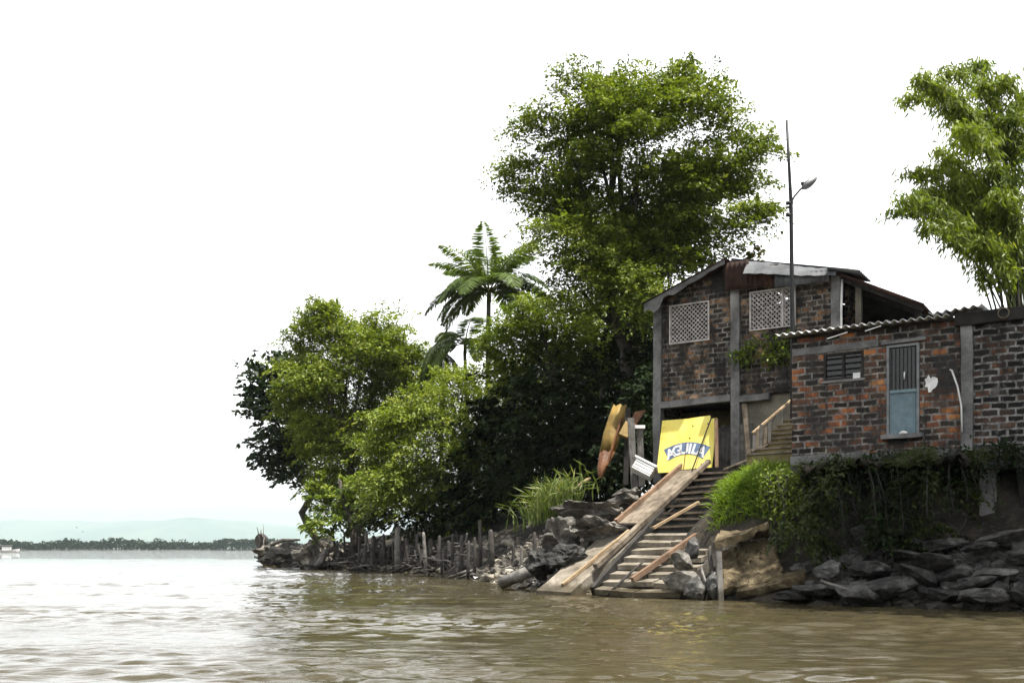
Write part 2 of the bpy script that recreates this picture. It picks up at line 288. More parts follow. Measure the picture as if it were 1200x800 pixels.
    def corr(s, o, e_len, e_run, pitch=0.18, amp=0.03, th=0.008, n_run=2, per=6, rng=None, sag=0.0):
        """corrugated sheet: o corner, e_len vector across the ridges, e_run vector along the ridges"""
        o = Vector(o); e_len = Vector(e_len); e_run = Vector(e_run); nrm = e_len.cross(e_run).normalized()
        if nrm.z < 0: nrm = -nrm
        L = e_len.length; nw = max(per, int(L/pitch*per)); vs = []; fs = []
        for j in range(n_run+1):
            for i in range(nw+1):
                t = i/nw; h = amp*math.cos(2*math.pi*t*L/pitch)
                p = o+e_len*t+e_run*(j/n_run)+nrm*h
                if sag: p = p-nrm*sag*math.sin(math.pi*j/n_run)
                vs.append(p)
        m = len(vs); vs += [p-nrm*th for p in vs]; w = nw+1
        for j in range(n_run):
            for i in range(nw):
                a = j*w+i; fs.append([a,a+1,a+w+1,a+w]); fs.append([m+a+w,m+a+w+1,m+a+1,m+a])
        for i in range(nw):
            fs.append([i,m+i,m+i+1,i+1]); a = n_run*w+i; fs.append([a,a+1,m+a+1,m+a])
        for j in range(n_run):
            a = j*w; fs.append([a,a+w,m+a+w,m+a]); a = j*w+nw; fs.append([a,m+a,m+a+w,a+w])
        return s.add(vs, fs, None, True)
    def build(s, name, mat, root=None, rooted=None, local=False, smooth=None):
        """links the collected shapes as ONE mesh object; root/rooted give the frame, parent is set by the caller"""
        me = bpy.data.meshes.new(name)
        inv = Matrix.Identity(4) if (local or root is None) else root.inverted()
        me.from_pydata([tuple(inv @ p) for p in s.v], [], s.f)
        uvl = me.uv_layers.new(name='UVMap'); flat = [c for f in s.uv for q in f for c in q]
        if len(flat) == len(uvl.data)*2: uvl.data.foreach_set('uv', flat)
        sm = s.smooth if smooth is None else [smooth]*len(s.f)
        me.polygons.foreach_set('use_smooth', sm)
        me.materials.append(mat); me.update()
        o = bpy.data.objects.new(name, me); COL.objects.link(o); return o

def tag(o, label=None, cat=None, group=None, kind=None):
    if label: o['label'] = label
    if cat: o['category'] = cat
    if group: o['group'] = group
    if kind: o['kind'] = kind
    return o
class Thing:
    def __init__(s, name, label, cat, loc, rz=0.0, group=None):
        s.o = bpy.data.objects.new(name, None); COL.objects.link(s.o); s.o.empty_display_size = 0.2
        s.o.location = loc; s.o.rotation_euler = (0,0,rz)
        s.M = Matrix.Translation(Vector(loc)) @ Matrix.Rotation(rz, 4, 'Z'); tag(s.o, label, cat, group)
    def part(s, name, mb, mat, parent=None, label=None, local=False, smooth=None):
        c = mb.build(name, mat, s.M, local=local, smooth=smooth); c.parent = parent or s.o
        if label: c['label'] = label
        return c
def single(name, mb, mat, label, cat, loc, group=None, smooth=None):
    Mx = Matrix.Translation(Vector(loc)); o = mb.build(name, mat, Mx, smooth=smooth); o.location = loc
    return tag(o, label, cat, group)

def leaf_obj(name, C, A, Nn, L, W, rnd, mat, base=(0,0,0), fold=0.15):
    """leaf blades as one mesh: centre, axis, normal, length, width, colour value per leaf"""
    n = len(C); A = A/np.linalg.norm(A,axis=1,keepdims=True); S = np.cross(A,Nn); S /= np.linalg.norm(S,axis=1,keepdims=True)+1e-9; U = np.cross(S,A)
    L = np.broadcast_to(L,(n,))[:,None]; W = np.broadcast_to(W,(n,))[:,None]; C = C-np.array(base)
    V = np.empty((n,4,3)); V[:,0] = C-A*L*.5; V[:,2] = C+A*L*.5; m = C-A*L*.06+U*W*fold
    V[:,1] = m+S*W*.5; V[:,3] = m-S*W*.5
    me = bpy.data.meshes.new(name); me.vertices.add(n*4); me.vertices.foreach_set('co', V.reshape(-1).astype(np.float32))
    me.loops.add(n*4); me.loops.foreach_set('vertex_index', np.arange(n*4,dtype=np.int32)); me.polygons.add(n)
    me.polygons.foreach_set('loop_start', np.arange(0,n*4,4,dtype=np.int32))
    at = me.attributes.new('rnd','FLOAT','FACE'); at.data.foreach_set('value', np.clip(rnd,0,1).astype(np.float32))
    me.materials.append(mat); me.update(calc_edges=True)
    o = bpy.data.objects.new(name, me); COL.objects.link(o); return o
def unit(rng, n):
    v = rng.normal(size=(n,3)); return v/np.linalg.norm(v,axis=1,keepdims=True)
def sprays(rng, blobs, per_m2, leaf=0.22, wid=0.11, nleaf=24, slen=1.1, droop=0.35, centre=None, inner=0.5, tilt=0.5, spread=0.4, zbias=0.0):
    """leaf sprays through ellipsoids (centre, radii): each spray a flattish drooping plume pointing outwards"""
    out = []
    for c, r in blobs:
        c = np.array(c); r = np.array(r); area = 4*math.pi*((r[0]*r[1])**1.6+(r[0]*r[2])**1.6+(r[1]*r[2])**1.6)**(1/1.6)/3**(1/1.6)
        k = max(6,int(area*per_m2)); d = unit(rng,k); d[:,2] = d[:,2]+zbias; d /= np.linalg.norm(d,axis=1,keepdims=True)
        f = inner+(1-inner)*rng.random(k)**0.6; f = np.where(rng.random(k) < .16, rng.uniform(1.05,1.42,k), f); p = c+d*r*f[:,None]
        cen = c if centre is None else (c*.5+np.array(centre)*.5)
        o = p-cen; o[:,2] *= .45; o /= np.linalg.norm(o,axis=1,keepdims=True)+1e-6
        ax = o+rng.normal(size=(k,3))*[.45,.45,.22]; ax[:,2] += .05; ax /= np.linalg.norm(ax,axis=1,keepdims=True)
        out.append((p,ax,np.clip(rng.normal(.58,.22,k),0,1)))
    p = np.concatenate([x[0] for x in out]); ax = np.concatenate([x[1] for x in out]); tone = np.concatenate([x[2] for x in out])
    k = len(p); n = k*nleaf; t = rng.random((k,nleaf)); sl = slen*rng.uniform(.6,1.3,(k,1))
    lat = np.cross(ax,[0,0,1.0]); lat /= np.linalg.norm(lat,axis=1,keepdims=True)+1e-9
    w = (rng.random((k,nleaf))*2-1)*spread*sl*np.sin(np.pi*np.clip(t*.8+.18,0,1))
    C = p[:,None]+ax[:,None]*((t-.4)*sl)[...,None]+lat[:,None]*w[...,None]
    C[...,2] += -droop*sl*t**2+rng.normal(0,.05,(k,nleaf))*slen
    A = ax[:,None]*rng.uniform(.3,1,(k,nleaf,1))+lat[:,None]*np.sign(w)[...,None]*rng.uniform(.2,1,(k,nleaf,1))+rng.normal(size=(k,nleaf,3))*.25
    A[...,2] -= .25+droop*.5
    Nn = np.zeros((k,nleaf,3)); Nn[...,2] = 1; Nn += rng.normal(size=Nn.shape)*tilt
    rnd = tone[:,None]+rng.normal(0,.16,(k,nleaf))
    s = rng.uniform(.65,1.3,n)
    return C.reshape(-1,3),A.reshape(-1,3),Nn.reshape(-1,3),leaf*s,wid*s,rnd.reshape(-1)
def pxblobs(L, Y, depth=0.9, rng=None):
    """(px, py, rx, ry[, dY]) rows to ellipsoids at true distance Y"""
    out = []
    for b in L:
        px,py,rx,ry = b[:4]; dy = b[4] if len(b) > 4 else (rng.uniform(-1.5,1.5) if rng is not None else 0)
        y = Y+dy; k = y/F; out.append((tuple(P(px,py,y)), (rx*k, max(rx,ry)*k*depth, ry*k)))
    return out
def pads(blobs, rng, k=3, flat=.34, size=.66):
    """splits every lobe of a crown into flat drooping tiers with air between them"""
    out = []
    for c, r in blobs:
        c = np.array(c); r = np.array(r)
        if r[0] < .5: out.append((tuple(c),tuple(r))); continue
        for j in range(k):
            d = rng.normal(size=3); d /= np.linalg.norm(d); d[2] = (j+.5)/k*2-1+rng.normal(0,.12); q = c+r*d*np.array([.62,.62,.72])
            sz = size*rng.uniform(.75,1.2)*math.sqrt(max(.35,1-.55*d[2]**2)); out.append((tuple(q),(r[0]*sz,r[1]*sz,max(.22,r[2]*flat*rng.uniform(.7,1.2)))))
    return out
def limb_pts(a, b, rng, sag=0.12, n=5):
    a = Vector(a); b = Vector(b); L = (b-a).length; pts = []
    for i in range(n+1):
        t = i/n; p = a.lerp(b,t); p.z += math.sin(t*math.pi)*L*sag
        if 0 < i < n: p += Vector(rng.normal(size=3))*L*.03
        pts.append(p)
    return pts
def tree(name, label, cat, base, fork, blobs, leafmat, seed, per=2.2, r0=0.28, group=None, bark='bark', limbs=9, **kw):
    rng = np.random.default_rng(seed); th = Thing(name, label, cat, base, 0, group)
    mb = MB(); base = Vector(base); fork = Vector(fork)
    mb.tube(limb_pts(base, fork, rng, 0.0, 5), list(np.linspace(r0, r0*.7, 6)), 9)
    order = sorted([i for i in range(len(blobs)) if blobs[i][1][0] > .7], key=lambda i: -blobs[i][1][0])[:limbs]
    for i in order:
        c = Vector(blobs[i][0]); q = limb_pts(fork-(fork-base)*.08*rng.random(), c, rng, .06, 5)
        mb.tube(q, list(np.linspace(r0*.5, .03, 6)), 6)
        for _ in range(2):
            e = c+Vector(np.clip(rng.normal(size=3),-1.2,1.2))*blobs[i][1][0]*.38
            mb.tube(limb_pts(q[3], e, rng, .05, 3), list(np.linspace(r0*.2,.02,4)), 5)
    th.part('trunk', mb, M[bark])
    C,A,Nn,L,W,rnd = sprays(rng, blobs, per, centre=tuple(fork), **kw)
    o = leaf_obj('crown', C,A,Nn,L,W,rnd, M[leafmat], base); o.parent = th.o
    return th
def rock_mb(c, r, seed, flat=0.0, rot=(0,0,0), sub=3, rough=0.22, cuts=5):
    bm = bmesh.new(); bmesh.ops.create_icosphere(bm, subdivisions=sub, radius=1.0); rg = random.Random(seed)
    pl = []
    for _ in range(cuts):
        d = Vector((rg.gauss(0,1),rg.gauss(0,1),rg.gauss(0,1))).normalized(); pl.append((d, rg.uniform(.45,.8)))
    Rm = Matrix.Rotation(rot[2],4,'Z') @ Matrix.Rotation(rot[1],4,'Y') @ Matrix.Rotation(rot[0],4,'X'); vs = []
    for v in bm.verts:
        p = v.co.copy()
        for d, k in pl:
            e = p.dot(d)-k
            if e > 0: p -= d*e*.9
        p *= 1+rough*mnoise.fractal(v.co*1.7+Vector((seed*3.1,seed,0)),1.0,2.0,4)
        p = Vector((p.x*r[0],p.y*r[1],p.z*r[2])); vs.append(Vector(c)+(Rm @ p))
    mb = MB(); mb.add(vs, [[v.index for v in f.verts] for f in bm.faces], None, False); bm.free(); return mb

# ------------------------------------------------------------------ camera, light, sky
cam = bpy.data.cameras.new('camera'); cam_o = bpy.data.objects.new('camera', cam); COL.objects.link(cam_o); scene.camera = cam_o
cam.sensor_width = 36; cam.lens = F/1200*36; cam.shift_y = (HY-400)/1200; cam.clip_start = 0.1; cam.clip_end = 60000
cam_o.location = (0,0,CH); cam_o.rotation_euler = (R(90),0,0)
SUN_EL = 72.0; SUN_H = Vector((0.75,-0.66,0)).normalized()
sun_dir = Vector((SUN_H.x*math.cos(R(SUN_EL)), SUN_H.y*math.cos(R(SUN_EL)), math.sin(R(SUN_EL))))
sl = bpy.data.lights.new('sun','SUN'); sl.energy = 5.0; sl.angle = R(0.53); sl.color = (1.0,0.955,0.88)
so = bpy.data.objects.new('sun', sl); COL.objects.link(so); so.rotation_euler = (-sun_dir).to_track_quat('-Z','Y').to_euler(); so.location = (0,0,60)
w = bpy.data.worlds.new('World'); scene.world = w; w.use_nodes = True; nt = w.node_tree; nt.nodes.clear()
wo = nt.nodes.new('ShaderNodeOutputWorld'); bg = nt.nodes.new('ShaderNodeBackground'); sky = nt.nodes.new('ShaderNodeTexSky')
sky.sky_type = 'NISHITA'; sky.sun_disc = False; sky.sun_elevation = R(SUN_EL); sky.sun_rotation = math.atan2(SUN_H.x, SUN_H.y)
sky.air_density = 1.2; sky.dust_density = 6.0; sky.ozone_density = 0.6; sky.altitude = 0
# thin bright veil of cloud over the whole sky: the sky's own light with its blue washed out, thicker in soft patches
cn = noise_tex(nt, mapping(nt, tc(nt,'Generated'), (1.3,1.3,3.5)), 1.6, 5, 0.5)
cr = ramp(nt, [(0.2,(0.62,)*3),(0.75,(0.97,)*3)]); nt.links.new(cn.outputs[0], cr.inputs[0])
hsv = nt.nodes.new('ShaderNodeHueSaturation'); hsv.inputs['Saturation'].default_value = 0.06; hsv.inputs['Value'].default_value = 1.1; nt.links.new(sky.outputs[0], hsv.inputs['Color'])
sz = N(nt,'ShaderNodeSeparateXYZ'); nt.links.new(tc(nt,'Generated'), sz.inputs[0])
el_ = ramp(nt, [(0.0,(6.5,)*3),(0.035,(4.6,)*3),(0.10,(2.9,)*3),(0.46,(2.5,)*3),(0.72,(.75,)*3)]); nt.links.new(sz.outputs[2], el_.inputs[0])   # the haze veil is thick low down, thin overhead
sd_ = N(nt,'ShaderNodeVectorMath',operation='DOT_PRODUCT'); nt.links.new(tc(nt,'Generated'), sd_.inputs[0]); sd_.inputs[1].default_value = (-.45,.89,0)
az_ = ramp(nt, [(0.15,(1,1,1)),(0.75,(1.75,)*3)]); nt.links.new(sd_.outputs['Value'], az_.inputs[0])   # sky brightened ahead to whiten the river's reflection
veil = mixc(nt, 1.0, mixc(nt, 1.0, hsv.outputs[0], el_.outputs[0], 'MULTIPLY'), az_.outputs[0], 'MULTIPLY')
nt.links.new(mixc(nt, cr.outputs[0], sky.outputs[0], veil), bg.inputs[0]); bg.inputs[1].default_value = 0.085
nt.links.new(bg.outputs[0], wo.inputs[0])
vs_ = scene.view_settings; scene.display_settings.display_device = 'sRGB'; vs_.view_transform = 'Standard'; vs_.look = 'None'; vs_.exposure = 0.95; vs_.gamma = 1; vs_.use_curve_mapping = False
scene.render.engine = 'CYCLES'; cy = scene.cycles
cy.max_bounces = 6; cy.diffuse_bounces = 1; cy.glossy_bounces = 3; cy.transmission_bounces = 3; cy.transparent_max_bounces = 6; cy.volume_bounces = 1
cy.use_denoising = True; cy.use_adaptive_sampling = True; cy.adaptive_threshold = 0.012
try: cy.denoiser = 'OPENIMAGEDENOISE'
except Exception: pass
cy.sample_clamp_indirect = 6.0; cy.caustics_reflective = False; cy.caustics_refractive = False

# ------------------------------------------------------------------ terrain and river
SHORE = [(40,2),(14.5,13.5)]+[((px-600)/F*Y, Y) for px, Y in ((1200,18.7),(1100,19.7),(930,21.9),(830,23.3),(690,25.2),(630,27.2),(580,34.0),(500,46.7),(400,56.0),(335,72.0),(309,77.0))]+[(-17,92),(4,150),(60,300),(600,700)]
PROF = {  # height against distance inland, per shore vertex
 'd': [-40,-6,0,0.8,1.4,2.0,2.6,3.2,4.0,5.4,7.0,12,30],
 'right': [-2.5,-1.5,-.15,.5,.8,1.25,1.65,1.8,1.85,1.9,3.3,4.5,7.5],
 'r2': [-2.5,-1.5,-.15,.4,.7,1.0,1.35,1.7,3.2,3.4,3.6,4.5,7.5],
 'mid': [-2.5,-1.5,-.15,.35,.65,1.0,2.9,3.3,3.45,3.6,3.9,4.8,7.5],
 'mound': [-2.5,-1.5,-.2,.4,.7,1.05,2.75,3.0,3.2,3.45,3.7,4.8,7.5],
 'ramp': [-2.5,-1.5,-.4,-.05,.18,.45,.75,1.05,1.45,2.25,3.45,4.8,7.5],
 'ledge': [-2.5,-1.5,-.15,.4,.75,1.1,1.5,1.9,2.3,2.9,3.5,4.3,7.5],
 'slope': [-2.5,-1.5,-.15,.3,.6,1.0,1.3,1.6,1.9,2.3,2.8,3.8,7.5],
 'revet': [-2.5,-1.5,-.25,.5,.9,1.3,1.6,1.9,2.2,2.6,3.0,3.9,5],
 'tip': [-2.5,-1.5,-.15,.35,.6,.9,1.1,1.3,1.5,1.7,2.0,2.6,3.5],
}
KEY = ['right','right','right','r2','mid','mound','ramp','ledge','slope','revet','revet','tip','tip','tip','revet','revet','revet']
def shore_field(X, Y):
    S = np.array(SHORE, float); sh = X.shape; p = np.stack([X.ravel(),Y.ravel()],1); best = np.full(len(p),1e9); sp = np.zeros(len(p))
    for i in range(len(S)-1):
        a = S[i]; e = S[i+1]-a; t = np.clip(((p-a)@e)/(e@e),0,1); d = np.linalg.norm(p-a-t[:,None]*e,axis=1)
        m = d < best; best[m] = d[m]; sp[m] = i+t[m]
    poly = np.vstack([S,[[3000,700],[3000,2]]]); ins = np.zeros(len(p),bool); j = len(poly)-1
    for i in range(len(poly)):
        xi,yi = poly[i]; xj,yj = poly[j]
        c = ((yi > p[:,1]) != (yj > p[:,1])) & (p[:,0] < (xj-xi)*(p[:,1]-yi)/(yj-yi+1e-12)+xi); ins ^= c; j = i
    return np.where(ins,best,-best).reshape(sh), sp.reshape(sh)
def fbm(X, Y, seed, f0=0.6, octs=4):
    rg = np.random.default_rng(seed); h = np.zeros_like(X); a = 1.0
    for o in range(octs):
        for _ in range(5):
            th = rg.uniform(0,6.283); f = f0*2**o*rg.uniform(.7,1.4); h += a*np.sin((X*math.cos(th)+Y*math.sin(th))*f*2+rg.uniform(0,6.283)+1.3*np.sin((X*math.sin(th)-Y*math.cos(th))*f*1.3+rg.uniform(0,6)))
        a *= .5
    return h/5
def height(X, Y):
    d, sp = shore_field(X,Y); K = np.array([np.interp(d, PROF['d'], PROF[k]) for k in KEY]); i = np.clip(np.floor(sp).astype(int),0,len(KEY)-2); t = sp-i; t = t*t*(3-2*t)
    z = np.take_along_axis(K,i[None],0)[0]*(1-t)+np.take_along_axis(K,i[None]+1,0)[0]*t
    amp = np.clip(d,0,1.5)/1.5*.16; z = z+amp*fbm(X,Y,3,.7,4)
    far = np.clip((Y-np.interp(X,[-600,-330,-150],[885,940,1012]))/25,0,1); z = np.where((Y > 700) & (X < 900), -2.5+far*4.0, z)
    return z
def ground(x, y): return float(height(np.array([float(x)]),np.array([float(y)]))[0])
def grid_obj(name, xs, ys, zf, mat):
    X,Y = np.meshgrid(xs,ys); Z = zf(X,Y); n,m = X.shape; me = bpy.data.meshes.new(name)
    me.vertices.add(n*m); me.vertices.foreach_set('co', np.stack([X,Y,Z],-1).reshape(-1).astype(np.float32))
    a = (np.arange(n-1)[:,None]*m+np.arange(m-1)[None]).reshape(-1); q = np.stack([a,a+1,a+m+1,a+m],1).reshape(-1).astype(np.int32)
    me.loops.add(len(q)); me.loops.foreach_set('vertex_index',q); me.polygons.add(len(a)); me.polygons.foreach_set('loop_start',np.arange(0,len(q),4,dtype=np.int32))
    me.polygons.foreach_set('use_smooth',np.ones(len(a),bool)); me.materials.append(mat); me.update(calc_edges=True)
    o = bpy.data.objects.new(name,me); COL.objects.link(o); return o
# soil: black mud, darkened further for the bank's shade, with stones, a drier litter-strewn patch pattern, wet line near the water
m, nt, out = new_mat('soil'); v = tc(nt); n1 = noise_tex(nt,v,.8,9,.7); n2 = noise_tex(nt,v,7,8,.75); n3 = noise_tex(nt,v,2.6,6,.6,.6)
r1 = ramp(nt,[(.3,(.010,.009,.007)),(.5,(.032,.028,.022)),(.66,(.10,.085,.062))]); nt.links.new(n1.outputs[0],r1.inputs[0])
r2 = ramp(nt,[(.56,(0,0,0)),(.66,(.8,)*3)]); nt.links.new(n2.outputs[0],r2.inputs[0])
c = mixc(nt,r2.outputs[0],r1.outputs[0],(.17,.15,.115)); r3 = ramp(nt,[(.58,(0,0,0)),(.68,(.8,)*3)]); nt.links.new(n3.outputs[0],r3.inputs[0])
c = mixc(nt,r3.outputs[0],c,(.020,.019,.018))
ad = N(nt,'ShaderNodeMath',operation='ADD'); nt.links.new(n2.outputs[0],ad.inputs[0]); nt.links.new(n3.outputs[0],ad.inputs[1])
finish(nt,out,c,.85,bump(nt,ad.outputs[0],1.0,.09),.25); M['soil'] = m
xs = np.concatenate([[-4000,-1500,-600,-200,-80,-40],np.arange(-26,18,.22),[20,26,40,80,200,600,1500,4000]])
ys = np.concatenate([[-60,-10,4,9],np.arange(12,62,.22),np.arange(62,104,.6),[110,130,170,240,400,640,720,850,880,900,960,1000,1025,1100,1500,4000,12000]])
g = grid_obj('ground', xs, ys, height, M['soil']); tag(g,'dark muddy river bank with litter','ground',kind='structure')

m, nt, out = new_mat('river_water'); v = tc(nt)
w1 = noise_tex(nt,mapping(nt,v,(1.1,2.4,1)),1.5,5,.62,.8); w2 = noise_tex(nt,mapping(nt,v,(3.0,6.0,1)),2.4,4,.6,.5); w3 = noise_tex(nt,mapping(nt,v,(.10,.36,1)),1.0,5,.6,1.2)
a1 = N(nt,'ShaderNodeMath',operation='MULTIPLY_ADD'); nt.links.new(w2.outputs[0],a1.inputs[0]); a1.inputs[1].default_value = .32; nt.links.new(w1.outputs[0],a1.inputs[2])
rg3 = ramp(nt,[(.40,(.12,)*3),(.62,(1,1,1))]); nt.links.new(w3.outputs[0],rg3.inputs[0])
a2 = N(nt,'ShaderNodeMath',operation='MULTIPLY'); nt.links.new(a1.outputs[0],a2.inputs[0]); nt.links.new(rg3.outputs[0],a2.inputs[1])
wc = noise_tex(nt,v,.13,4,.6); rc = ramp(nt,[(.3,(.042,.035,.018)),(.7,(.057,.048,.026))]); nt.links.new(wc.outputs[0],rc.inputs[0])
p = finish(nt,out,rc.outputs[0],.02,bump(nt,a2.outputs[0],.48,.07),.5); p.inputs['IOR'].default_value = 1.33; M['water'] = m
yr = [3.0]
while yr[-1] < 130: yr.append(yr[-1]+max(.045,.0034*yr[-1]**1.18))
yr = np.array(yr+[150,180,240,320,500,800,1200])
xr = np.concatenate([[-4000,-900,-300,-120],np.arange(-60,-20,.5),np.arange(-20,18,.085),[20,30,60,200,700]])
def waves(X, Y):
    rg = np.random.default_rng(11); h = np.zeros_like(X)
    for i in range(48):
        lam = .22+1.2*rg.random()**1.6; th = rg.normal(1.4,.45); k = 6.283/lam; amp = .0036*lam**.4
        ph = rg.uniform(0,6.283)+.9*np.sin(X*rg.uniform(.15,.5)+Y*rg.uniform(.1,.5)+rg.uniform(0,6)); h += amp*np.sin(k*(X*math.cos(th)+Y*math.sin(th))+ph)
    for i in range(14):
        lam = rg.uniform(2.2,5.5); th = rg.normal(1.5,.16); k = 6.283/lam; ph = rg.uniform(0,6.283)+1.1*np.sin(X*rg.uniform(.12,.4)+rg.uniform(0,6))+.8*np.sin(Y*rg.uniform(.2,.5)+rg.uniform(0,6)); h += .0014*lam*.9*np.sin(k*(X*math.cos(th)+Y*math.sin(th))+ph)*np.clip(np.sin(X*rg.uniform(.08,.3)+Y*rg.uniform(.1,.35)+rg.uniform(0,6))+.4,0,1)
    chop = np.zeros_like(X)
    for i in range(26):
        lam = rg.uniform(.24,.55); th = rg.normal(1.35,.6); k = 6.283/lam; chop += .0016*np.sin(k*(X*math.cos(th)+Y*math.sin(th))+rg.uniform(0,6.283)+1.2*np.sin(X*rg.uniform(.5,1.5)+Y*rg.uniform(.5,1.5)))
    h += chop*np.clip(1-(Y-14)/12,0,1)
    env = .5+.75*np.clip(.5+.6*np.sin(Y*.62+.9*np.sin(X*.11)+.4)*np.sin(Y*.23+X*.05+1.0)+.25*np.sin(X*.3+Y*.9),0,1.3)
    return h*env*np.clip(1-(Y-60)/70,0,1)
wt = grid_obj('water', xr, yr, waves, M['water']); tag(wt,'murky brown river water rippled by the current','water',kind='structure')

# far bank: one mass of low trees a kilometre off, and a hill beyond
rng = np.random.default_rng(5); n = 22000; X = rng.uniform(-900,-150,n); Yb = np.interp(X,[-600,-330,-150],[905,960,1035])+rng.uniform(0,40,n)
top = 7+1.6*np.sin(X*.045)+1.2*np.sin(X*.13+1)+1.3*np.sin(X*.31+2)+2*np.clip(np.sin(X*.021+.5),0,1)+2.2*(np.sin(X*.53)*np.sin(X*.19+1) > .75)
top = top*np.clip((-X-150)/110,.25,1)
nt_ = 0; C = np.stack([X,Yb,1.0+top*rng.random(n)**.75],1); Nn = unit(rng,n); Nn[:,1] -= .6; A = unit(rng,n)
far = leaf_obj('treeline',C,A,Nn,rng.uniform(1.8,3.1,n),rng.uniform(1.5,2.5,n),np.clip(rng.normal(.4,.25,n),0,1),M['leaf_dark'])
tag(far,'low line of distant trees along the far bank','treeline',kind='stuff')
mb = MB(); hx = np.linspace(-7000,3000,80); rows = []
for j, (yy, s) in enumerate(((8600,0),(9000,.55),(9500,.95),(10200,1),(11200,.4))):
    for x in hx:
        hz = 235*math.exp(-((x+4300)/1500)**2)+150*math.exp(-((x+2700)/700)**2)+90*math.exp(-((x+1500)/900)**2)+60
        rows.append((x,yy,hz*s*(1+.06*math.sin(x*.004+j)+.04*math.sin(x*.011+j*2))-2))
k = len(hx); mb.add(rows,[[j*k+i,j*k+i+1,(j+1)*k+i+1,(j+1)*k+i] for j in range(4) for i in range(k-1)],None,True)
hm = mb.build('mountains',mat_noise('mountain_wood',[(.3,(.03,.05,.03)),(.7,(.07,.09,.05))],.002,.95,0.0,.1,.01)); tag(hm,'pale hazy hills far beyond the river','mountains',kind='structure')

# air
mb = MB(); mb.box((-9000,-200,-4),(9000,13500,268)); hz = mb.build('haze', bpy.data.materials.new('haze_air')); hm_ = hz.data.materials[0]; hm_.use_nodes = True; nt = hm_.node_tree; nt.nodes.clear()
out = nt.nodes.new('ShaderNodeOutputMaterial'); pv = nt.nodes.new('ShaderNodeVolumePrincipled'); pv.inputs['Color'].default_value = (.78,.94,1.0,1); pv.inputs['Density'].default_value = 0.000075; pv.inputs['Anisotropy'].default_value = 0.1
nt.links.new(pv.outputs[0], out.inputs['Volume']); tag(hz,'pale river haze over the far bank','haze',kind='stuff')

# ------------------------------------------------------------------ the two-storey house
RZ = math.atan2(-0.539, 0.842)
OA = Vector((4.62,32.5,3.76)); OB = Vector((6.886,24.5,3.5))
MA = Matrix.Translation(OA) @ Matrix.Rotation(RZ,4,'Z'); MBm = Matrix.Translation(OB) @ Matrix.Rotation(RZ,4,'Z')
random.seed(4)
hA = Thing('two_storey_house','two-storey sooty brick house with patched tin roof above the landing','house',OA,RZ)
def topA(a): return 5.36+(a/2.64)*.98 if a < 2.64 else 6.34-(a-2.64)/3.34*.82
mb = MB(); mb.wall([.28,.545,1.2,1.91,2.62],[2.22,4.04,5.33,6],[(.545,1.91,4.04,5.33)],.05,.20,topA); hA.part('wall',mb,M['brick_old'],local=True)
mb = MB(); mb.wall([2.92,3.22,4.65,5.70],[2.22,4.16,5.40,6],[(3.22,4.65,4.16,5.40)],.05,.20,topA); hA.part('wall',mb,M['brick_old'],local=True,label='brick wall with a pale lattice window and plants in its cracks')
mb = MB(); mb.wall([.02,1.5,3,4.5,5.96],[0,2,4,6],[],5.0,5.15,topA); hA.part('wall',mb,M['brick_old'],local=True)
mb = MB(); mb.box((.02,.26,2.2),(.17,4.99,5.33)); hA.part('wall',mb,M['brick_old'],local=True)
mb = MB(); mb.box((5.78,1.3,0),(5.93,4.99,5.45)); hA.part('wall',mb,M['brick_old'],local=True)
rngp = random.Random(8)
for a0, a1, zt in ((0,.27,5.34),(2.63,2.91,5.9),(5.71,5.97,5.48)):
    mb = MB(); mb.beam(((a0+a1)/2,.10,-.4),((a0+a1)/2,.10,zt),a1-a0,.30,(0,1,0),jit=.012,seg=9,rng=rngp); hA.part('column',mb,M['concrete'],local=True)
mb = MB(); mb.beam((.28,.06,2.10),(2.62,.06,2.16),.30,.2,jit=.01,seg=6,rng=rngp); hA.part('beam',mb,M['concrete'],local=True)
mb = MB(); mb.beam((2.92,.08,2.08),(3.85,.08,2.12),.3,.19,jit=.01,seg=3,rng=rngp); hA.part('lintel',mb,M['concrete'],local=True)
mb = MB(); mb.box((.2,.21,2.21),(5.7,4.98,2.33)); hA.part('floor_slab',mb,M['concrete_dark'],local=True)
mb = MB(); mb.wall([.30,2.62],[-.3,2.0],[],1.5,1.6); hA.part('back_wall',mb,M['render_yellow'],local=True)
mb = MB(); mb.box((.02,.26,-.3),(.17,4.99,2.19)); hA.part('wall',mb,M['brick_old'],local=True)
mb = MB(); mb.wall([2.92,5.70],[-.3,2.19],[],.22,.34); hA.part('render_wall',mb,M['render_beige'],local=True)
for i in range(9):
    a = .33+i*.105+rngp.uniform(-.01,.01)
    mb = MB(); mb.beam((a,.9+rngp.uniform(-.03,.03),-.1),(a+rngp.uniform(-.04,.04),.92,1.75+rngp.uniform(-.25,.2)),.09,.025,(0,1,0)); hA.part('board',mb,M['plank_dark'],local=True)
for i in range(4):
    a = 2.08+i*.135
    mb = MB(); mb.beam((a,.42,-.1),(a+rngp.uniform(-.02,.02),.42,1.38+rngp.uniform(-.1,.08)),.125,.025,(0,1,0)); hA.part('board',mb,M['plank_grey'],local=True)
for i in range(3):
    a = 2.98+i*.145
    mb = MB(); mb.beam((a,.0,-.05),(a+.01,.0,1.32+rngp.uniform(-.05,.05)),.135,.03,(0,1,0)); hA.part('board',mb,M['plank_grey'],local=True)
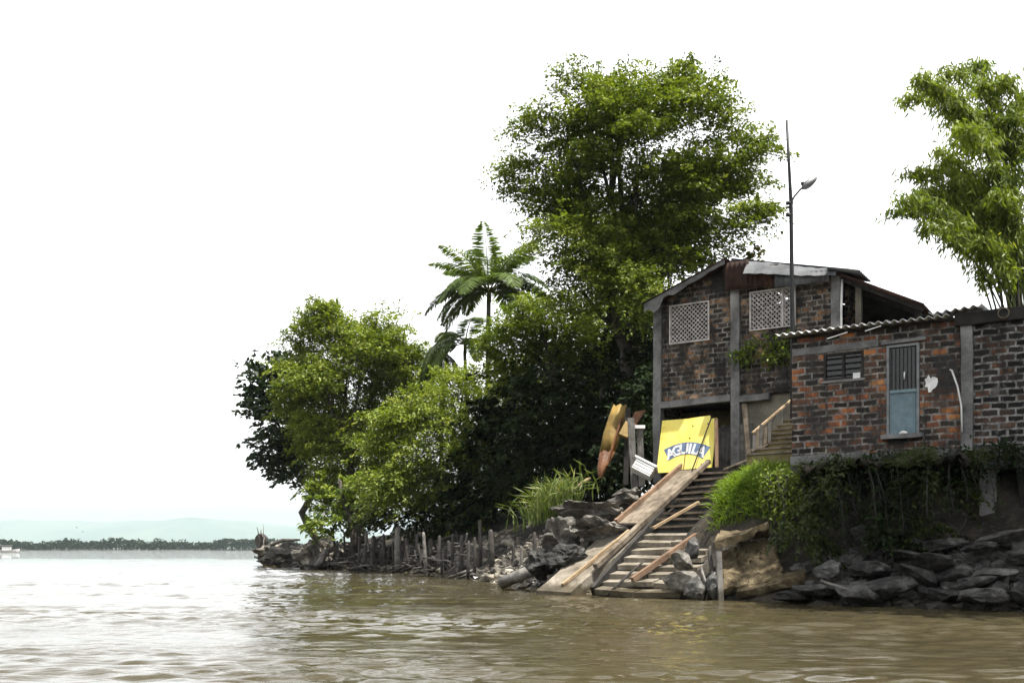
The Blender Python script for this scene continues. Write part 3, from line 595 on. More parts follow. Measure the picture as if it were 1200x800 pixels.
# lattice windows: pale ventilation blocks
def lattice(x0,x1,z0,z1,step,b,th=.05,wd=.022):
    mb = MB()
    def clip(p,d):
        t0,t1 = -9e9,9e9
        for o_,dd,lo,hi in ((p[0],d[0],x0,x1),(p[1],d[1],z0,z1)):
            ta,tb = (lo-o_)/dd,(hi-o_)/dd; t0 = max(t0,min(ta,tb)); t1 = min(t1,max(ta,tb))
        return t0,t1
    W,H = x1-x0,z1-z0; n = int((W+H)/step)+2
    for s in (1,-1):
        for i in range(n):
            q = (x0+i*step, z0) if s == -1 else (x1-i*step, z0)
            d = (-1,1) if s == -1 else (1,1)
            t0,t1 = clip(q,d)
            if t1-t0 > .02: mb.beam((q[0]+d[0]*t0,b,q[1]+d[1]*t0),(q[0]+d[0]*t1,b,q[1]+d[1]*t1),wd,th,(0,1,0))
    k = 0; xx = x0+step/2
    while xx < x1:
        zz = z0+step/2
        while zz < z1:
            mb.box((xx-.026,b-th*.62,zz-.026),(xx+.026,b+th*.5,zz+.026)); zz += step
        xx += step
    return mb
for x0,x1,z0,z1 in ((.545,1.91,4.04,5.30),(3.22,4.65,4.16,5.37)):
    fr = MB(); e = .045
    fr.box((x0+.003,.0,z0+.003),(x1-.003,.12,z0+e)); fr.box((x0+.003,.0,z1-e),(x1-.003,.12,z1-.003)); fr.box((x0+.003,.0,z0+e),(x0+e,.12,z1-e)); fr.box((x1-e,.0,z0+e),(x1-.003,.12,z1-e))
    if x0 > 3: fr.box((4.22,.0,z0+e),(4.28,.12,z1-e))
    wdw = hA.part('window',fr,M['lattice'],local=True)
    hA.part('lattice',lattice(x0+e,x1-e,z0+e,z1-e,.142,.06),M['lattice'],wdw,local=True)
# roof
mb = MB(); mb.corr((-.18,-.48,5.36),(0,5.9,0),(2.84,0,1.04),.2,.025,.008,3); rfA = hA.part('roof_slope',mb,M['rust'],local=True)
mb = MB(); mb.corr((2.66,-.10,6.46),(0,5.5,0),(3.62,0,-.88),.2,.025,.008,3); hA.part('roof_slope',mb,M['zinc'],local=True)
mb = MB(); pts = []; rg = random.Random(2); nseg = 16
for i in range(nseg+1):
    t = i/nseg; a = -.14+t*2.72; zt = 5.40+t*.98-.02; dp = (.42 if t < .25 else .30-.16*t)*rg.uniform(.55,1.1) if i > 1 else .28
    pts.append((a,zt,dp))
vs = [(a,-.43,z) for a,z,d in pts]+[(a,-.43,z-d) for a,z,d in pts]; vs += [(x,y+.012,z) for x,y,z in vs]; n = nseg+1; fs = []
for i in range(nseg):
    fs += [[i,n+i,n+i+1,i+1],[2*n+i,2*n+i+1,3*n+i+1,3*n+i],[n+i,3*n+i,3*n+i+1,n+i+1],[i,i+1,2*n+i+1,2*n+i]]
fs += [[0,2*n,3*n,n],[n-1,2*n-1,4*n-1,3*n-1]]
mb.add(vs,fs); hA.part('barge_board',mb,M['concrete'],local=True)
mb = MB(); mb.corr((2.50,-.20,5.46),(.80,0,-.02),(0.0,-.10,.84),.16,.016,.006,4); hA.part('gable_sheet',mb,M['rust'],local=True)
mb = MB(); mb.corr((3.26,-.17,5.44),(.95,0,-.03),(0.0,-.08,.62),.16,.016,.006,4); hA.part('gable_sheet',mb,M['rust'],local=True)
mb = MB()
nn = 14; vs = []
for j in range(5):
    for i in range(nn+1):
        t = i/nn; s = j/4; a = 3.22+t*2.72; zt = 6.27-t*.60+.03*math.sin(t*5+1); hgt = .50-.18*t
        vs.append((a+.03*math.sin(j+t*4),.10-.62*s**.8,zt+.03-hgt*s**1.9+.012*math.sin(t*37)))
m0 = len(vs); vs += [(x,y+.006,z-.006) for x,y,z in vs]; q = nn+1; fs = []
for j in range(4):
    for i in range(nn):
        a = j*q+i; fs += [[a,a+q,a+q+1,a+1],[m0+a,m0+a+1,m0+a+q+1,m0+a+q]]
mb.add(vs,fs,None,True); hA.part('loose_sheet',mb,M['zinc'],local=True)
mb = MB(); mb.corr((4.12,-.34,5.31),(1.62,0,-.06),(.02,-.06,.36),.15,.014,.006,2); hA.part('hanging_sheet',mb,M['zinc'],local=True)
mb = MB(); mb.corr((5.92,-.35,5.50),(0,4.6,0),(2.42,0,-1.26),.2,.028,.008,4); hA.part('lean_to_roof',mb,M['rust'],local=True)
mb = MB(); mb.corr((5.72,-.55,5.62),(0,1.4,0),(.95,0,-.24),.2,.024,.008,2); hA.part('ridge_sheet',mb,M['zinc'],local=True)
mb = MB(); mb.wall([5.98,6.8,7.6,8.25],[0,2,4.2],[],2.2,2.3,lambda a: 5.42-(a-5.98)*.52); hA.part('lean_to_wall',mb,M['soot'],local=True)  # near-black wall stands in for the shaded opening under the lean-to
for a in (6.45,8.1):
    mb = MB(); mb.beam((a,.35,0),(a-.03,.35,5.18 if a < 7 else 4.3),.17,.17,(0,1,0)); hA.part('post',mb,M['render_beige'] if a < 7 else M['soot'],local=True)
for b in (.1,1.4,2.7): 
    mb = MB(); mb.beam((5.98,b,5.38),(8.25,b,4.2),.06,.1); hA.part('rafter',mb,M['plank_dark'],local=True)
mb = MB(); mb.tube([(6.02,-.02,2.9),(6.01,-.03,4.4),(6.03,-.02,5.35)],.035,8); hA.part('drainpipe',mb,M['white'],local=True)

# ------------------------------------------------------------------ the single-storey house
hB = Thing('brick_house','single-storey patchy red brick house with grey door on the overgrown bank','house',OB,RZ)
mb = MB(); mb.wall([0,.77,1.71,2.23,2.96,3.83],[-.02,.36,1.745,2.41,2.45,2.86],[(.77,1.71,1.745,2.41),(2.23,2.96,.36,2.45)],0,.15); hB.part('wall',mb,M['brick_red'],local=True)
mb = MB(); mb.box((0,.152,-.02),(.15,4.3,2.9)); hB.part('wall',mb,M['brick_red'],local=True,label='brick side wall facing the stairs')
mb = MB(); mb.wall([4.09,5,6,7,8.4],[-.02,1,2,2.72],[],.01,.16); hB.part('wall',mb,M['brick_black'],local=True,label='shade-darkened brick wall right of the column')  # brick colour carries the shade over this end of the house
mb = MB(); mb.wall([.15,2,4,6,8.4],[0,1.5,3.3],[],4.3,4.45); hB.part('wall',mb,M['brick_black'],local=True)
mb = MB(); mb.beam((3.96,.05,-.1),(3.96,.05,2.72),.24,.26,(0,1,0),jit=.012,seg=8,rng=rngp); hB.part('column',mb,M['concrete'],local=True)
mb = MB(); mb.beam((3.72,.02,2.84),(8.4,.02,2.86),.34,.27,jit=.012,seg=10,rng=rngp); hB.part('parapet',mb,M['soot'],local=True)
mb = MB(); mb.beam((.02,.0,2.515),(2.05,.0,2.535),.05,.17,jit=.006,seg=6,rng=rngp); hB.part('lintel',mb,M['concrete'],local=True)
mb = MB(); mb.beam((-.02,.0,-.14),(1.85,.0,-.10),.12,.22,jit=.01,seg=6,rng=rngp); hB.part('plinth',mb,M['concrete'],local=True)
mb = MB(); mb.box((-.05,-.02,-.52),(8.4,4.4,-.262)); hB.part('foundation_slab',mb,M['concrete_dark'],local=True)
mb = MB(); mb.box((1.9,-.03,-.26),(8.4,4.3,-.03)); hB.part('foundation_slab',mb,M['concrete_dark'],local=True)
# window
fr = MB(); x0,x1,z0,z1 = .775,1.705,1.75,2.405; e = .05
fr.box((x0,-.02,z0),(x1,.08,z0+e)); fr.box((x0,-.02,z1-e),(x1,.08,z1)); fr.box((x0,-.02,z0+e),(x0+e,.08,z1-e)); fr.box((x1-e,-.02,z0+e),(x1,.08,z1-e)); fr.box((1.215,-.015,z0+e),(1.265,.075,z1-e))
wdw = hB.part('window',fr,M['plank_dark'],local=True)
for a0,a1 in ((x0+e,1.213),(1.267,x1-e)):
    mb = MB(); mb.box((a0+.002,.05,z0+e+.002),(a1-.002,.06,z1-e-.002))
    hB.part('pane',mb,M['glass'],wdw,local=True)
    for k in range(4):
        mb = MB(); zz = z0+e+.07+k*.135; mb.beam((a0+.004,.025,zz),(a1-.004,.025,zz),.05,.012,(0,-.6,1)); hB.part('louvre',mb,M['dark_metal'],wdw,local=True)
mb = MB(); mb.box((x0-.04,-.06,z0-.06),(x1+.04,.0,z0-.003)); hB.part('sill',mb,M['concrete'],wdw,local=True)
# door
fr = MB(); x0,x1,z0,z1 = 2.235,2.955,.362,2.447; e = .055
fr.box((x0,-.035,z0),(x0+e,.10,z1)); fr.box((x1-e,-.035,z0),(x1,.10,z1)); fr.box((x0+e,-.035,z1-.06),(x1-e,.10,z1))
door = hB.part('door',fr,M['grey_metal'],local=True)
mb = MB(); xa,xb = x0+e+.005,x1-e-.005; n = 14
for i in range(n):
    pass
vs = []; fs = []
for i in range(n*2+1):
    a = xa+(xb-xa)*i/(n*2); d = .03+.012*(i % 2); vs += [(a,d,.37),(a,d,1.36)]
for i in range(n*2): fs.append([2*i,2*i+2,2*i+3,2*i+1])
mb.add(vs,fs); mb.box((xa,.045,.37),(xb,.065,1.36)); hB.part('lower_panel',mb,M['door_blue'],door,local=True)
mb = MB(); mb.box((xa,.05,1.36),(xb,.06,z1-.065)); hB.part('upper_panel',mb,M['glass'],door,local=True)
for i in range(7):
    a = xa+.04+(xb-xa-.08)*i/6; mb = MB(); mb.beam((a,.03,1.40),(a,.03,z1-.09),.02,.012,(0,1,0)); hB.part('bar',mb,M['dark_metal'],door,local=True)
mb = MB(); mb.box((xa,.0,1.33),(xb,.04,1.40)); hB.part('rail',mb,M['door_blue'],door,local=True)
mb = MB(); mb.tube([(xa+.33,.0,1.62),(xa+.335,-.03,1.72),(xa+.33,.0,1.80)],.018,6); hB.part('handle',mb,M['white'],door,local=True)
mb = MB(); mb.beam((2.12,-.05,2.50),(3.1,-.05,2.52),.08,.07); hB.part('door_hood',mb,M['concrete'],local=True)
mb = MB(); mb.beam((2.15,-.1,.30),(3.05,-.1,.30),.3,.1,jit=.01,seg=4,rng=rngp); hB.part('threshold',mb,M['concrete'],local=True)
# roof of corrugated sheets, pale ends scalloped along the eave
for a0,a1,z in ((-.30,1.02,2.93),(1.0,2.3,2.945),(2.28,3.62,2.93)):
    mb = MB(); mb.corr((a0,-.36,z),(a1-a0,0,.0),(0,5.0,.55),.185,.034,.014,2); hB.part('roof_sheet',mb,M['fibre'],local=True)
mb = MB(); mb.beam((-.1,-.06,2.87),(3.7,-.06,2.87),.05,.035); hB.part('purlin',mb,M['plank_dark'],local=True)
mb = MB(); mb.corr((3.2,-.30,3.02),(1.1,0,.06),(0,1.2,.1),.185,.03,.012,1); hB.part('roof_sheet',mb,M['fibre'],local=True)
# undercut on the right
for a,wd,mt in ((4.35,.32,'concrete'),(5.05,.16,'soot'),(5.75,.12,'plank_dark'),(6.6,.2,'soot')):
    mb = MB(); mb.beam((a,.22,-2.2),(a+.02,.22,-.53),wd,wd*.9,(0,1,0),jit=.02,seg=5,rng=rngp); hB.part('stilt',mb,M[mt],local=True)
mb = MB(); mb.box((5.25,.05,-1.05),(8.2,.12,-.53)); hB.part('skirt_wall',mb,M['concrete'],local=True)
mb = MB(); mb.wall([3.2,5,8.4],[-2.4,-1.4,-.53],[],1.9,2.0); hB.part('back_wall',mb,M['concrete_tan'],local=True)  # tan colour stands for the sunlit bank seen through the undercut

def Aw(a,b,z): return MA @ Vector((a,b,z))
def Bw(a,b,z): return MBm @ Vector((a,b,z))
# small things on the brick house
mb = MB(); rg = random.Random(6); vs = [Bw(3.03,-.012,1.25)]; c0 = Vector((3.2,-.02,1.5))
pl = []
for k in range(16):
    t = 2*math.pi*k/16; rr = rg.uniform(.08,.23); pl.append((c0.x+math.cos(t)*rr*.75,z:=c0.z+math.sin(t)*rr*1.15))
vs = [Bw(x,-.014,z) for x,z in pl]+[Bw(x,-.004,z) for x,z in pl]
mb.add(vs,[list(range(15,-1,-1)),list(range(16,32))]+[[k,(k+1)%16,16+(k+1)%16,16+k] for k in range(16)])
single('torn_poster',mb,M['white'],'torn white paper stuck on the bricks right of the grey door','poster',Bw(3.2,0,1.5))
mb = MB(); mb.tube([Bw(3.62,-.10,1.74),Bw(3.66,-.12,1.72),Bw(3.78,-.13,1.35),Bw(3.86,-.13,.9),Bw(3.87,-.12,.32)],.02,8)
single('pipe',mb,M['white'],'thin bent white pipe standing against the column of the brick house','pipe',Bw(3.87,-.12,.32))
mb = MB(); mb.beam(Bw(.95,-.33,2.70),Bw(1.42,-.33,2.80),.05,.02); single('batten',mb,M['white'],'longer white batten hanging under the corrugated eave above the window','batten',Bw(.95,-.33,2.7))
mb = MB(); mb.beam(Bw(1.82,-.33,2.78),Bw(2.18,-.33,2.86),.04,.02); single('batten',mb,M['white'],'short white batten under the corrugated eave above the door','batten',Bw(1.82,-.33,2.78))
mb = MB(); mb.tube([Bw(4.72+.11*math.cos(t),-.19,2.86+.11*math.sin(t)) for t in np.linspace(0,6.2832,17)],.016,6,False)
single('ring',mb,M['plank'],'small tan ring hung high on the sooty parapet','ring',Bw(4.72,-.18,2.75))
mb = MB(); mb.box((-.04,-.04,0),(.12,.03,.13)); o = mb.build('paper_box',M['white'],local=True); o.location = Bw(1.52,-.03,1.746); o.rotation_euler = (0,0,RZ); tag(o,'tiny white box on the dark window sill','box')
mb = MB(); rg = random.Random(1)
mb.tube([Bw(2.55,-.16,.36),Bw(2.62,-.17,.39),Bw(2.72,-.17,.37)],[.03,.045,.03],7); single('bag',mb,M['white'],'small white bag lying on the door threshold','bag',Bw(2.6,-.16,.36))

# ------------------------------------------------------------------ yellow board with its arched name
def sign():
    W,H = 1.86,1.76; org = Aw(.36,-.58,-.13); tilt = R(15)
    t = Thing('advertising_board','yellow board with white letters on an arched blue band, leaning on the old house','board',org,RZ)
    Mt = Matrix.Rotation(-tilt,4,'X')
    def q(x,y,z): return Mt @ Vector((x,y,z))
    def quadbox(x0,x1,y0,y1,z0,z1):
        mb = MB(); mb.box((x0,y0,z0),(x1,y1,z1)); mb.v = [Mt @ p for p in mb.v]; return mb
    a = t.part('panel',quadbox(0,.93,0,.035,.0,H+.02),M['yellow'],local=True)
    mb = MB(); pr = [(.937,0),(W,0),(W,H-.03),(W-.22,H-.04),(W-.235,H+.075),(.937,H+.03)]; n = len(pr)
    mb.add([q(x,0,z) for x,z in pr]+[q(x,.035,z) for x,z in pr],[list(range(n)),list(range(2*n-1,n-1,-1))]+[[k,n+k,n+(k+1)%n,(k+1)%n] for k in range(n)])
    b = t.part('panel',mb,M['yellow'],local=True,label='right panel with stepped top edge and small holes')
    # arch: band between two arcs
    cx,cz,r0,r1 = .96,-.52,1.10,1.50; sp = R(33); n = 28; vs = []
    def arc(r,s): return (cx+.93*math.sin(s)*r, cz+math.cos(s)*r)
    for y in (-.008,-.001):
        for r in (r0,r1):
            for i in range(n+1):
                s = -sp+2*sp*i/n; rr = r+(.045 if r == r1 else .0)*(abs(s)/sp)**3; x,z = arc(rr,s); vs.append(q(x,y,z))
    k = n+1; fs = []
    for i in range(n):
        fs += [[i,i+1,k+i+1,k+i],[2*k+i,3*k+i,3*k+i+1,2*k+i+1],[i,2*k+i,2*k+i+1,i+1],[k+i,k+i+1,3*k+i+1,3*k+i]]
    fs += [[0,k,3*k,2*k],[n,2*k+n,3*k+n,k+n]]
    mb = MB(); mb.add(vs,fs); band = t.part('banner',mb,M['blue'],local=True)
    for i,ch in enumerate('AGUILA'):
        cu = bpy.data.curves.new('letter','FONT'); cu.body = ch; cu.size = .46; cu.extrude = .003; cu.offset = .014; cu.align_x = 'CENTER'; cu.resolution_u = 4
        tmp = bpy.data.objects.new('letter_tmp',cu); COL.objects.link(tmp); bpy.context.view_layer.update()
        me = bpy.data.meshes.new_from_object(tmp.evaluated_get(bpy.context.evaluated_depsgraph_get())); bpy.data.objects.remove(tmp); bpy.data.curves.remove(cu)
        me.materials.clear(); me.materials.append(M['white']); me.name = 'lettering'
        pos = [-.82,-.49,-.14,.16,.42,.76][i]*sp; x,z = arc(r0+.028,pos)
        o = bpy.data.objects.new('lettering',me); COL.objects.link(o); o.parent = band
        Ml = Mt @ Matrix.Translation((x,-.0105,z)) @ Matrix.Rotation(pos*.9,4,'Y') @ Matrix.Rotation(R(90),4,'X')
        o.matrix_local = Ml
    for x,z in ((1.08,1.52),(1.58,1.56),(1.02,1.12),(1.50,.22)):
        mb = MB(); mb.tube([q(x,-.012,z),q(x,.0,z)],.022,8); t.part('bolt',mb,M['rust'],local=True)
    mb = MB(); mb.beam(q(.93,-.012,.02),q(.935,-.012,.95),.018,.015,(0,-1,0)); t.part('seam_strip',mb,M['plank_red'],local=True)
    return org
sign()
mb = MB(); mb.beam(Aw(1.74,-1.0,-.15),Aw(2.10,-.22,1.62),.03,.03); single('stick',mb,M['plank_dark'],'dark thin stick leaning across the yellow board','stick',Aw(1.74,-1.0,-.15))
mb = MB(); mb.beam(Aw(2.40,-.62,-.13),Aw(2.26,-.30,1.50),.11,.035,(0,-1,.2)); single('plank',mb,M['plank_red'],'brown plank propped upright against the edge of the yellow board','plank',Aw(2.4,-.62,-.13))
# posts by the landing
mb = MB(); mb.beam(PZ(878,3.62,30.2),P(872,473,30.2),.13,.10,(0,1,0),jit=.008,seg=5,rng=rngp); single('post',mb,M['plank'],'tall pale post standing at the foot of the concrete stairs','post',PZ(878,3.62,30.2))
# street lamp
LX,LY = (929-600)/F*28.9, 28.9; t = Thing('street_lamp','tall thin lamp post bent at the top with one cobra lamp','street lamp',(LX,LY,3.9))
k = LY/F; zz = lambda py: CH+(HY-py)*k
pt = [(929,None),(929,400),(928,330),(927,240),(925,200),(922,141)]
mb = MB(); mb.tube([(LX,LY,3.6)]+[tuple(P(a,b,LY)) for a,b in pt[1:]],[.075,.07,.062,.055,.045,.038],9); t.part('pole',mb,M['dark_metal'])
mb = MB(); mb.tube([P(927,244,LY),P(928,236,LY),P(931,230,LY),P(938,222,LY),P(944,217,LY)],[.028]*5,7); t.part('arm',mb,M['dark_metal'])
mb = MB(); d0 = P(940,221,LY); d1 = P(957,208,LY); ax = (d1-d0).normalized()
mb.tube([d0,d0+ax*.08,d0+ax*.2,d0+ax*.36,d1-ax*.06,d1],[.04,.10,.12,.10,.07,.03],8); hd = t.part('lamp_head',mb,M['grey_metal'])
mb = MB(); mb.tube([d0+Vector((.02,0,.10)),d0+Vector((0,0,.19))],.05,7); t.part('photocell',mb,M['dark_metal'],hd)
for py in (238,243,252):
    mb = MB(); c = P(926.6,py,LY); mb.tube([c-Vector((.13,0,0)),c+Vector((.06,0,0))],.055 if py != 243 else .03,7); t.part('clamp',mb,M['dark_metal'])

# ------------------------------------------------------------------ concrete stairs with handrail up to the houses
S0 = PZ(875,3.62,27.6); S1 = PZ(922,4.92,29.3); dS = (S1-S0); dh = Vector((dS.x,dS.y,0)); right = Vector((dh.y,-dh.x,0)).normalized()
t = Thing('stairs','concrete stairs climbing beside the brick house to its back','stairs',S0)
n = 8
for i in range(n):
    a = S0+dh*(i/n); b = S0+dh*((i+1)/n); z0 = S0.z-.15 if i == 0 else S0.z+dS.z*(i-1)/n; z1 = S0.z+dS.z*(i+1)/n; wdt = 1.55
    mb = MB(); vs = []
    for z in (z0-1.0,z1):
        for p_ in (a,a+right*wdt,b+right*wdt,b): vs.append((p_.x,p_.y,z))
    mb.add(vs,[[3,2,1,0],[4,5,6,7],[0,1,5,4],[1,2,6,5],[2,3,7,6],[3,0,4,7]]); st_ = t.part('step',mb,M['step_moss']); nz = -dh.normalized()*.05-right*.03; mb = MB(); mb.slab([a+nz+Vector((0,0,z1-a.z+.055)),a+right*(wdt+.02)+nz+Vector((0,0,z1-a.z+.05)),b+right*(wdt+.02)+Vector((0,0,z1-b.z+.05)),b-right*.03+Vector((0,0,z1-b.z+.055))],.05,(0,0,1)); t.part('tread',mb,M['step_tan'])
t = Thing('handrail','rusty handrail on thin posts beside the concrete stairs','handrail',S0)
ra = P(882,507,27.9); rb = P(929,467,29.3)
mb = MB(); mb.beam(ra,rb,.06,.05); t.part('rail',mb,M['drift_tan'])
for f in (.03,.38,.72):
    p_ = ra.lerp(rb,f); mb = MB(); mb.beam((p_.x,p_.y,p_.z-1.05),p_-Vector((0,0,.03)),.045,.045); t.part('post',mb,M['plank_grey'])
mb = MB(); p_ = ra.lerp(rb,.55); mb.beam(p_-Vector((0,0,.05)),p_+Vector((-.35,-.25,-.9)),.03,.03); t.part('brace',mb,M['drift_dark'])
t = Thing('gate','low rickety plank gate at the foot of the concrete stairs','gate',PZ(884,3.6,27.7))
for i,px in enumerate((883,887,891,896,901)):
    mb = MB(); mb.beam(PZ(px,3.55,27.7+i*.03),P(px+1,509-(i%3)*3-i*3,27.75+i*.03),.085,.02,(0,1,0)); t.part('slat',mb,M['plank'] if i % 2 else M['plank_grey'])
mb = MB(); mb.beam(P(881,528,27.66),P(904,519,27.8),.05,.03); t.part('crosspiece',mb,M['plank'])

# ------------------------------------------------------------------ landing and the ramp down to the water
BL,BR,TL,TR = PZ(636,.02,26.4),PZ(800,-.02,23.9),PZ(797,3.62,31.4),PZ(890,3.62,29.2)
def RP(u,v,up=0.0):
    p_ = BL.lerp(BR,u).lerp(TL.lerp(TR,u),v); return p_+Vector((0,0,up))
t = Thing('landing','timber landing in front of the yellow board at the head of the steps','landing',RP(.5,1))
mb = MB(); mb.beam(RP(-.12,1.0,.0),RP(1.15,1.0,.0),.12,.14,jit=.01,seg=4,rng=rngp); t.part('edge_beam',mb,M['plank_dark'])
mb = MB(); mb.beam(RP(-.12,1.0,-.45)+Vector((.03,.06,0)),RP(1.15,1.0,-.45)+Vector((.03,.06,0)),.05,.75,jit=.01,seg=4,rng=rngp); t.part('skirt_board',mb,M['plank_dark'])
for i in range(5):
    o_ = Vector((.16,.26,0))*(i+.7); mb = MB(); mb.beam(RP(-.1,1,.05)+o_,RP(1.2,1,.04)+o_,.27,.04,jit=.006,seg=3,rng=rngp); t.part('plank',mb,M['plank_grey'] if i % 2 else M['plank'])
t = Thing('riverside_steps','broken timber and concrete steps running down into the river','steps',RP(.6,0))
n = 17
for i in range(n):
    v = .015+i/n*.955; v1 = v+1/n*.98; ul = .40*(1-v)+.36*v; ur = 1.0-.02*rngp.random()
    conc = i < 8
    a,b = RP(ul,v),RP(ur,v); zt = RP(.5,v1).z-.03; dep = (RP(.6,v1)-RP(.6,v)); dep.z = 0
    mb = MB(); th = .13 if conc else .06
    parts = [(0,.46),(.475,1)] if conc and i % 3 != 1 else ([(0,.62),(.63,1)] if conc else [(0,1)])
    for j,(f0,f1) in enumerate(parts):
        mb = MB(); tl = Vector((0,0,rngp.uniform(-.035,.03))); tr = Vector((0,0,rngp.uniform(-.035,.03))); ex = -dep*(.28+rngp.uniform(-.08,.12))
        q0,q1 = a.lerp(b,f0),a.lerp(b,f1); q0 = Vector((q0.x,q0.y,zt)); q1 = Vector((q1.x,q1.y,zt))
        dr = Vector((0,0,-.075 if conc else 0)); mb.slab([q0+ex+tl+dr,q1+ex+tr+dr,q1+dep*.85+tr,q0+dep*.85+tl],th,(0,0,1)); t.part('tread',mb,M['step_tan'] if conc else M['plank'])
    mb = MB(); z0 = RP(.5,v).z-.25
    q0,q1 = a.lerp(b,.01)+dep*.25,a.lerp(b,.99)+dep*.25
    mb.add([(q0.x,q0.y,z0),(q1.x,q1.y,z0),(q1.x,q1.y,zt-.11),(q0.x,q0.y,zt-.11)]+[(q0.x+.06,q0.y+.08,z0),(q1.x+.06,q1.y+.08,z0),(q1.x+.06,q1.y+.08,zt-.11),(q0.x+.06,q0.y+.08,zt-.11)],[[0,1,2,3],[7,6,5,4],[3,2,6,7],[0,4,5,1],[0,3,7,4],[1,5,6,2]])
    t.part('riser',mb,M['step_moss'] if conc else M['plank_grey'])
mb = MB(); mb.beam(RP(1.02,.0,-.25),RP(1.02,.62,-.16),.16,.36,jit=.015,seg=6,rng=rngp); t.part('stringer',mb,M['plank_dark'])
t = Thing('slipway','broad plank slipway running down beside the steps to the water','slipway',RP(.1,0))
mb = MB(); mb.slab([RP(.0,.50,.13),RP(.0,.985,.10),RP(.33,.985,.10),RP(.30,.50,.13)],.06,(0,0,1)); t.part('deck',mb,M['plank'])
mb = MB(); 
rg = random.Random(5); left = [RP(-.07+.06*rg.random(),f,.12+.03*rg.random()) for f in np.linspace(-.015,.40,7)]; rgt = [RP(.22+.24*f+.03*rg.random(),f,.10+.04*rg.random()) for f in np.linspace(-.015,.44,7)]
vs = left+rgt+[p_-Vector((0,0,.38)) for p_ in left+rgt]; fs = []
for i in range(6): fs += [[i,7+i,8+i,i+1],[14+i,15+i,22+i,21+i],[i,i+1,15+i,14+i],[7+i,21+i,22+i,8+i]]
fs += [[0,14,21,7],[6,13,27,20]]; mb.add(vs,fs); t.part('deck',mb,M['step_tan'],label='broad broken lower slab, earth coloured')
mb = MB(); mb.beam(RP(.0,.49,.22),RP(.0,1.02,.17),.11,.12,jit=.01,seg=6,rng=rngp); t.part('rail',mb,M['plank_red'])
mb = MB(); mb.beam(RP(.27,.12,.30),RP(.355,1.02,.20),.14,.13,jit=.012,seg=8,rng=rngp); t.part('rail',mb,M['plank'])
mb = MB(); mb.beam(RP(.36,.02,.05),RP(.345,.60,.08),.12,.24,jit=.012,seg=6,rng=rngp); t.part('stringer',mb,M['plank_dark'])
mb = MB(); mb.beam(RP(.13,.02,.17),RP(.24,.40,.26),.08,.08,jit=.01,seg=5,rng=rngp); t.part('rail',mb,M['drift_tan'])
mb = MB(); mb.beam(RP(.62,.05,.25),RP(1.0,.52,.26),.13,.13,jit=.008,seg=6,rng=rngp); single('beam',mb,M['plank_red'],'long reddish timber beam lying slantwise down the steps','beam',RP(.62,.05,.25))
mb = MB(); mb.beam(RP(.44,.42,.26),RP(.66,.63,.24),.09,.07); single('plank',mb,M['drift_tan'],'short pale plank lying slantwise across the upper steps','plank',RP(.44,.42,.26))
mb = MB(); mb.beam(RP(.62,.95,.14),RP(.86,1.03,.16),.09,.05); single('plank',mb,M['plank'],'pale board end lying at the grass beside the landing','plank',RP(.86,.93,.14))
mb = MB(); mb.tube([RP(.50,-.02,.1),RP(.54,.05,.2),RP(.58,.11,.28),RP(.60,.18,.26)],[.03,.035,.03,.02],6); single('branch',mb,M['drift_dark'],'thin forked branch caught at the foot of the steps','branch',RP(.5,-.02,.1))

# concrete lumps and slabs to the right of the steps
lumps = [(800,655,26,28,24.3,'ledge'),(797,682,44,30,23.9,'ledge'),(815,690,26,40,23.7,'rock_pale'),(812,640,20,26,24.5,'rock_pale'),(838,688,26,38,23.4,'rock_pale')]
for i,(px,py,w_,h_,Y,mt) in enumerate(lumps):
    k = Y/F; c = P(px,py,Y); mb = rock_mb(c,(w_*k*.55,.35,h_*k*.55),20+i,rot=(R(-30),R(8*i-12),R(-30+9*i)),cuts=11,rough=.2)
    single('concrete_lump',mb,M[mt],['pale broken concrete lump highest beside the reddish beam','flat grey concrete lump at the water right of the steps','dark narrow concrete lump standing in the water by the steps','small grey concrete lump wedged under the grass bank','dark squarish concrete lump beside the white stake'][i],'concrete lump',c)
def plate(name,quad,th,mat,label,cat,seed,seg=9,rough=.035):
    rg = random.Random(seed); q = [Vector(p_) for p_ in quad]; nrm = (q[1]-q[0]).cross(q[3]-q[0]).normalized(); nrm = nrm if nrm.z > 0 else -nrm; vs = []; fs = []
    for j in range(seg+1):
        for i in range(seg+1):
            u,v = i/seg,j/seg; p_ = q[0].lerp(q[1],u).lerp(q[3].lerp(q[2],u),v); e = 1.6 if i in (0,seg) or j in (0,seg) else 1
            p_ = p_+nrm*rough*mnoise.fractal(p_*1.9,1,2,4)*1.5+Vector((rg.uniform(-1,1),rg.uniform(-1,1),rg.uniform(-1,1)))*rough*.5*e; vs.append(p_)
    m_ = len(vs); vs += [p_-nrm*th*(1+.3*rg.uniform(-1,1)) for p_ in vs]; w_ = seg+1
    up = (vs[1]-vs[0]).cross(vs[w_]-vs[0]).dot(nrm) > 0
    for j in range(seg):
        for i in range(seg):
            a = j*w_+i; f = [a,a+1,a+w_+1,a+w_]; g_ = [m_+x for x in f][::-1]
            fs += [f,g_] if up else [f[::-1],g_[::-1]]
    for i in range(seg):
        for a,b in ((i,i+1),((seg*w_)+i+1,(seg*w_)+i),((i+1)*w_,i*w_),(i*w_+seg,(i+1)*w_+seg)): fs.append([a,m_+a,m_+b,b])
    mb = MB(); mb.add(vs,fs); return single(name,mb,M[mat],label,cat,q[0])
plate('concrete_slab',[P(838,634,23.6),P(900,612,23.9),P(898,624,24.5),P(845,621,24.6)],.16,'concrete_tan','pale tilted concrete slab jutting from the grass bank','concrete slab',31)
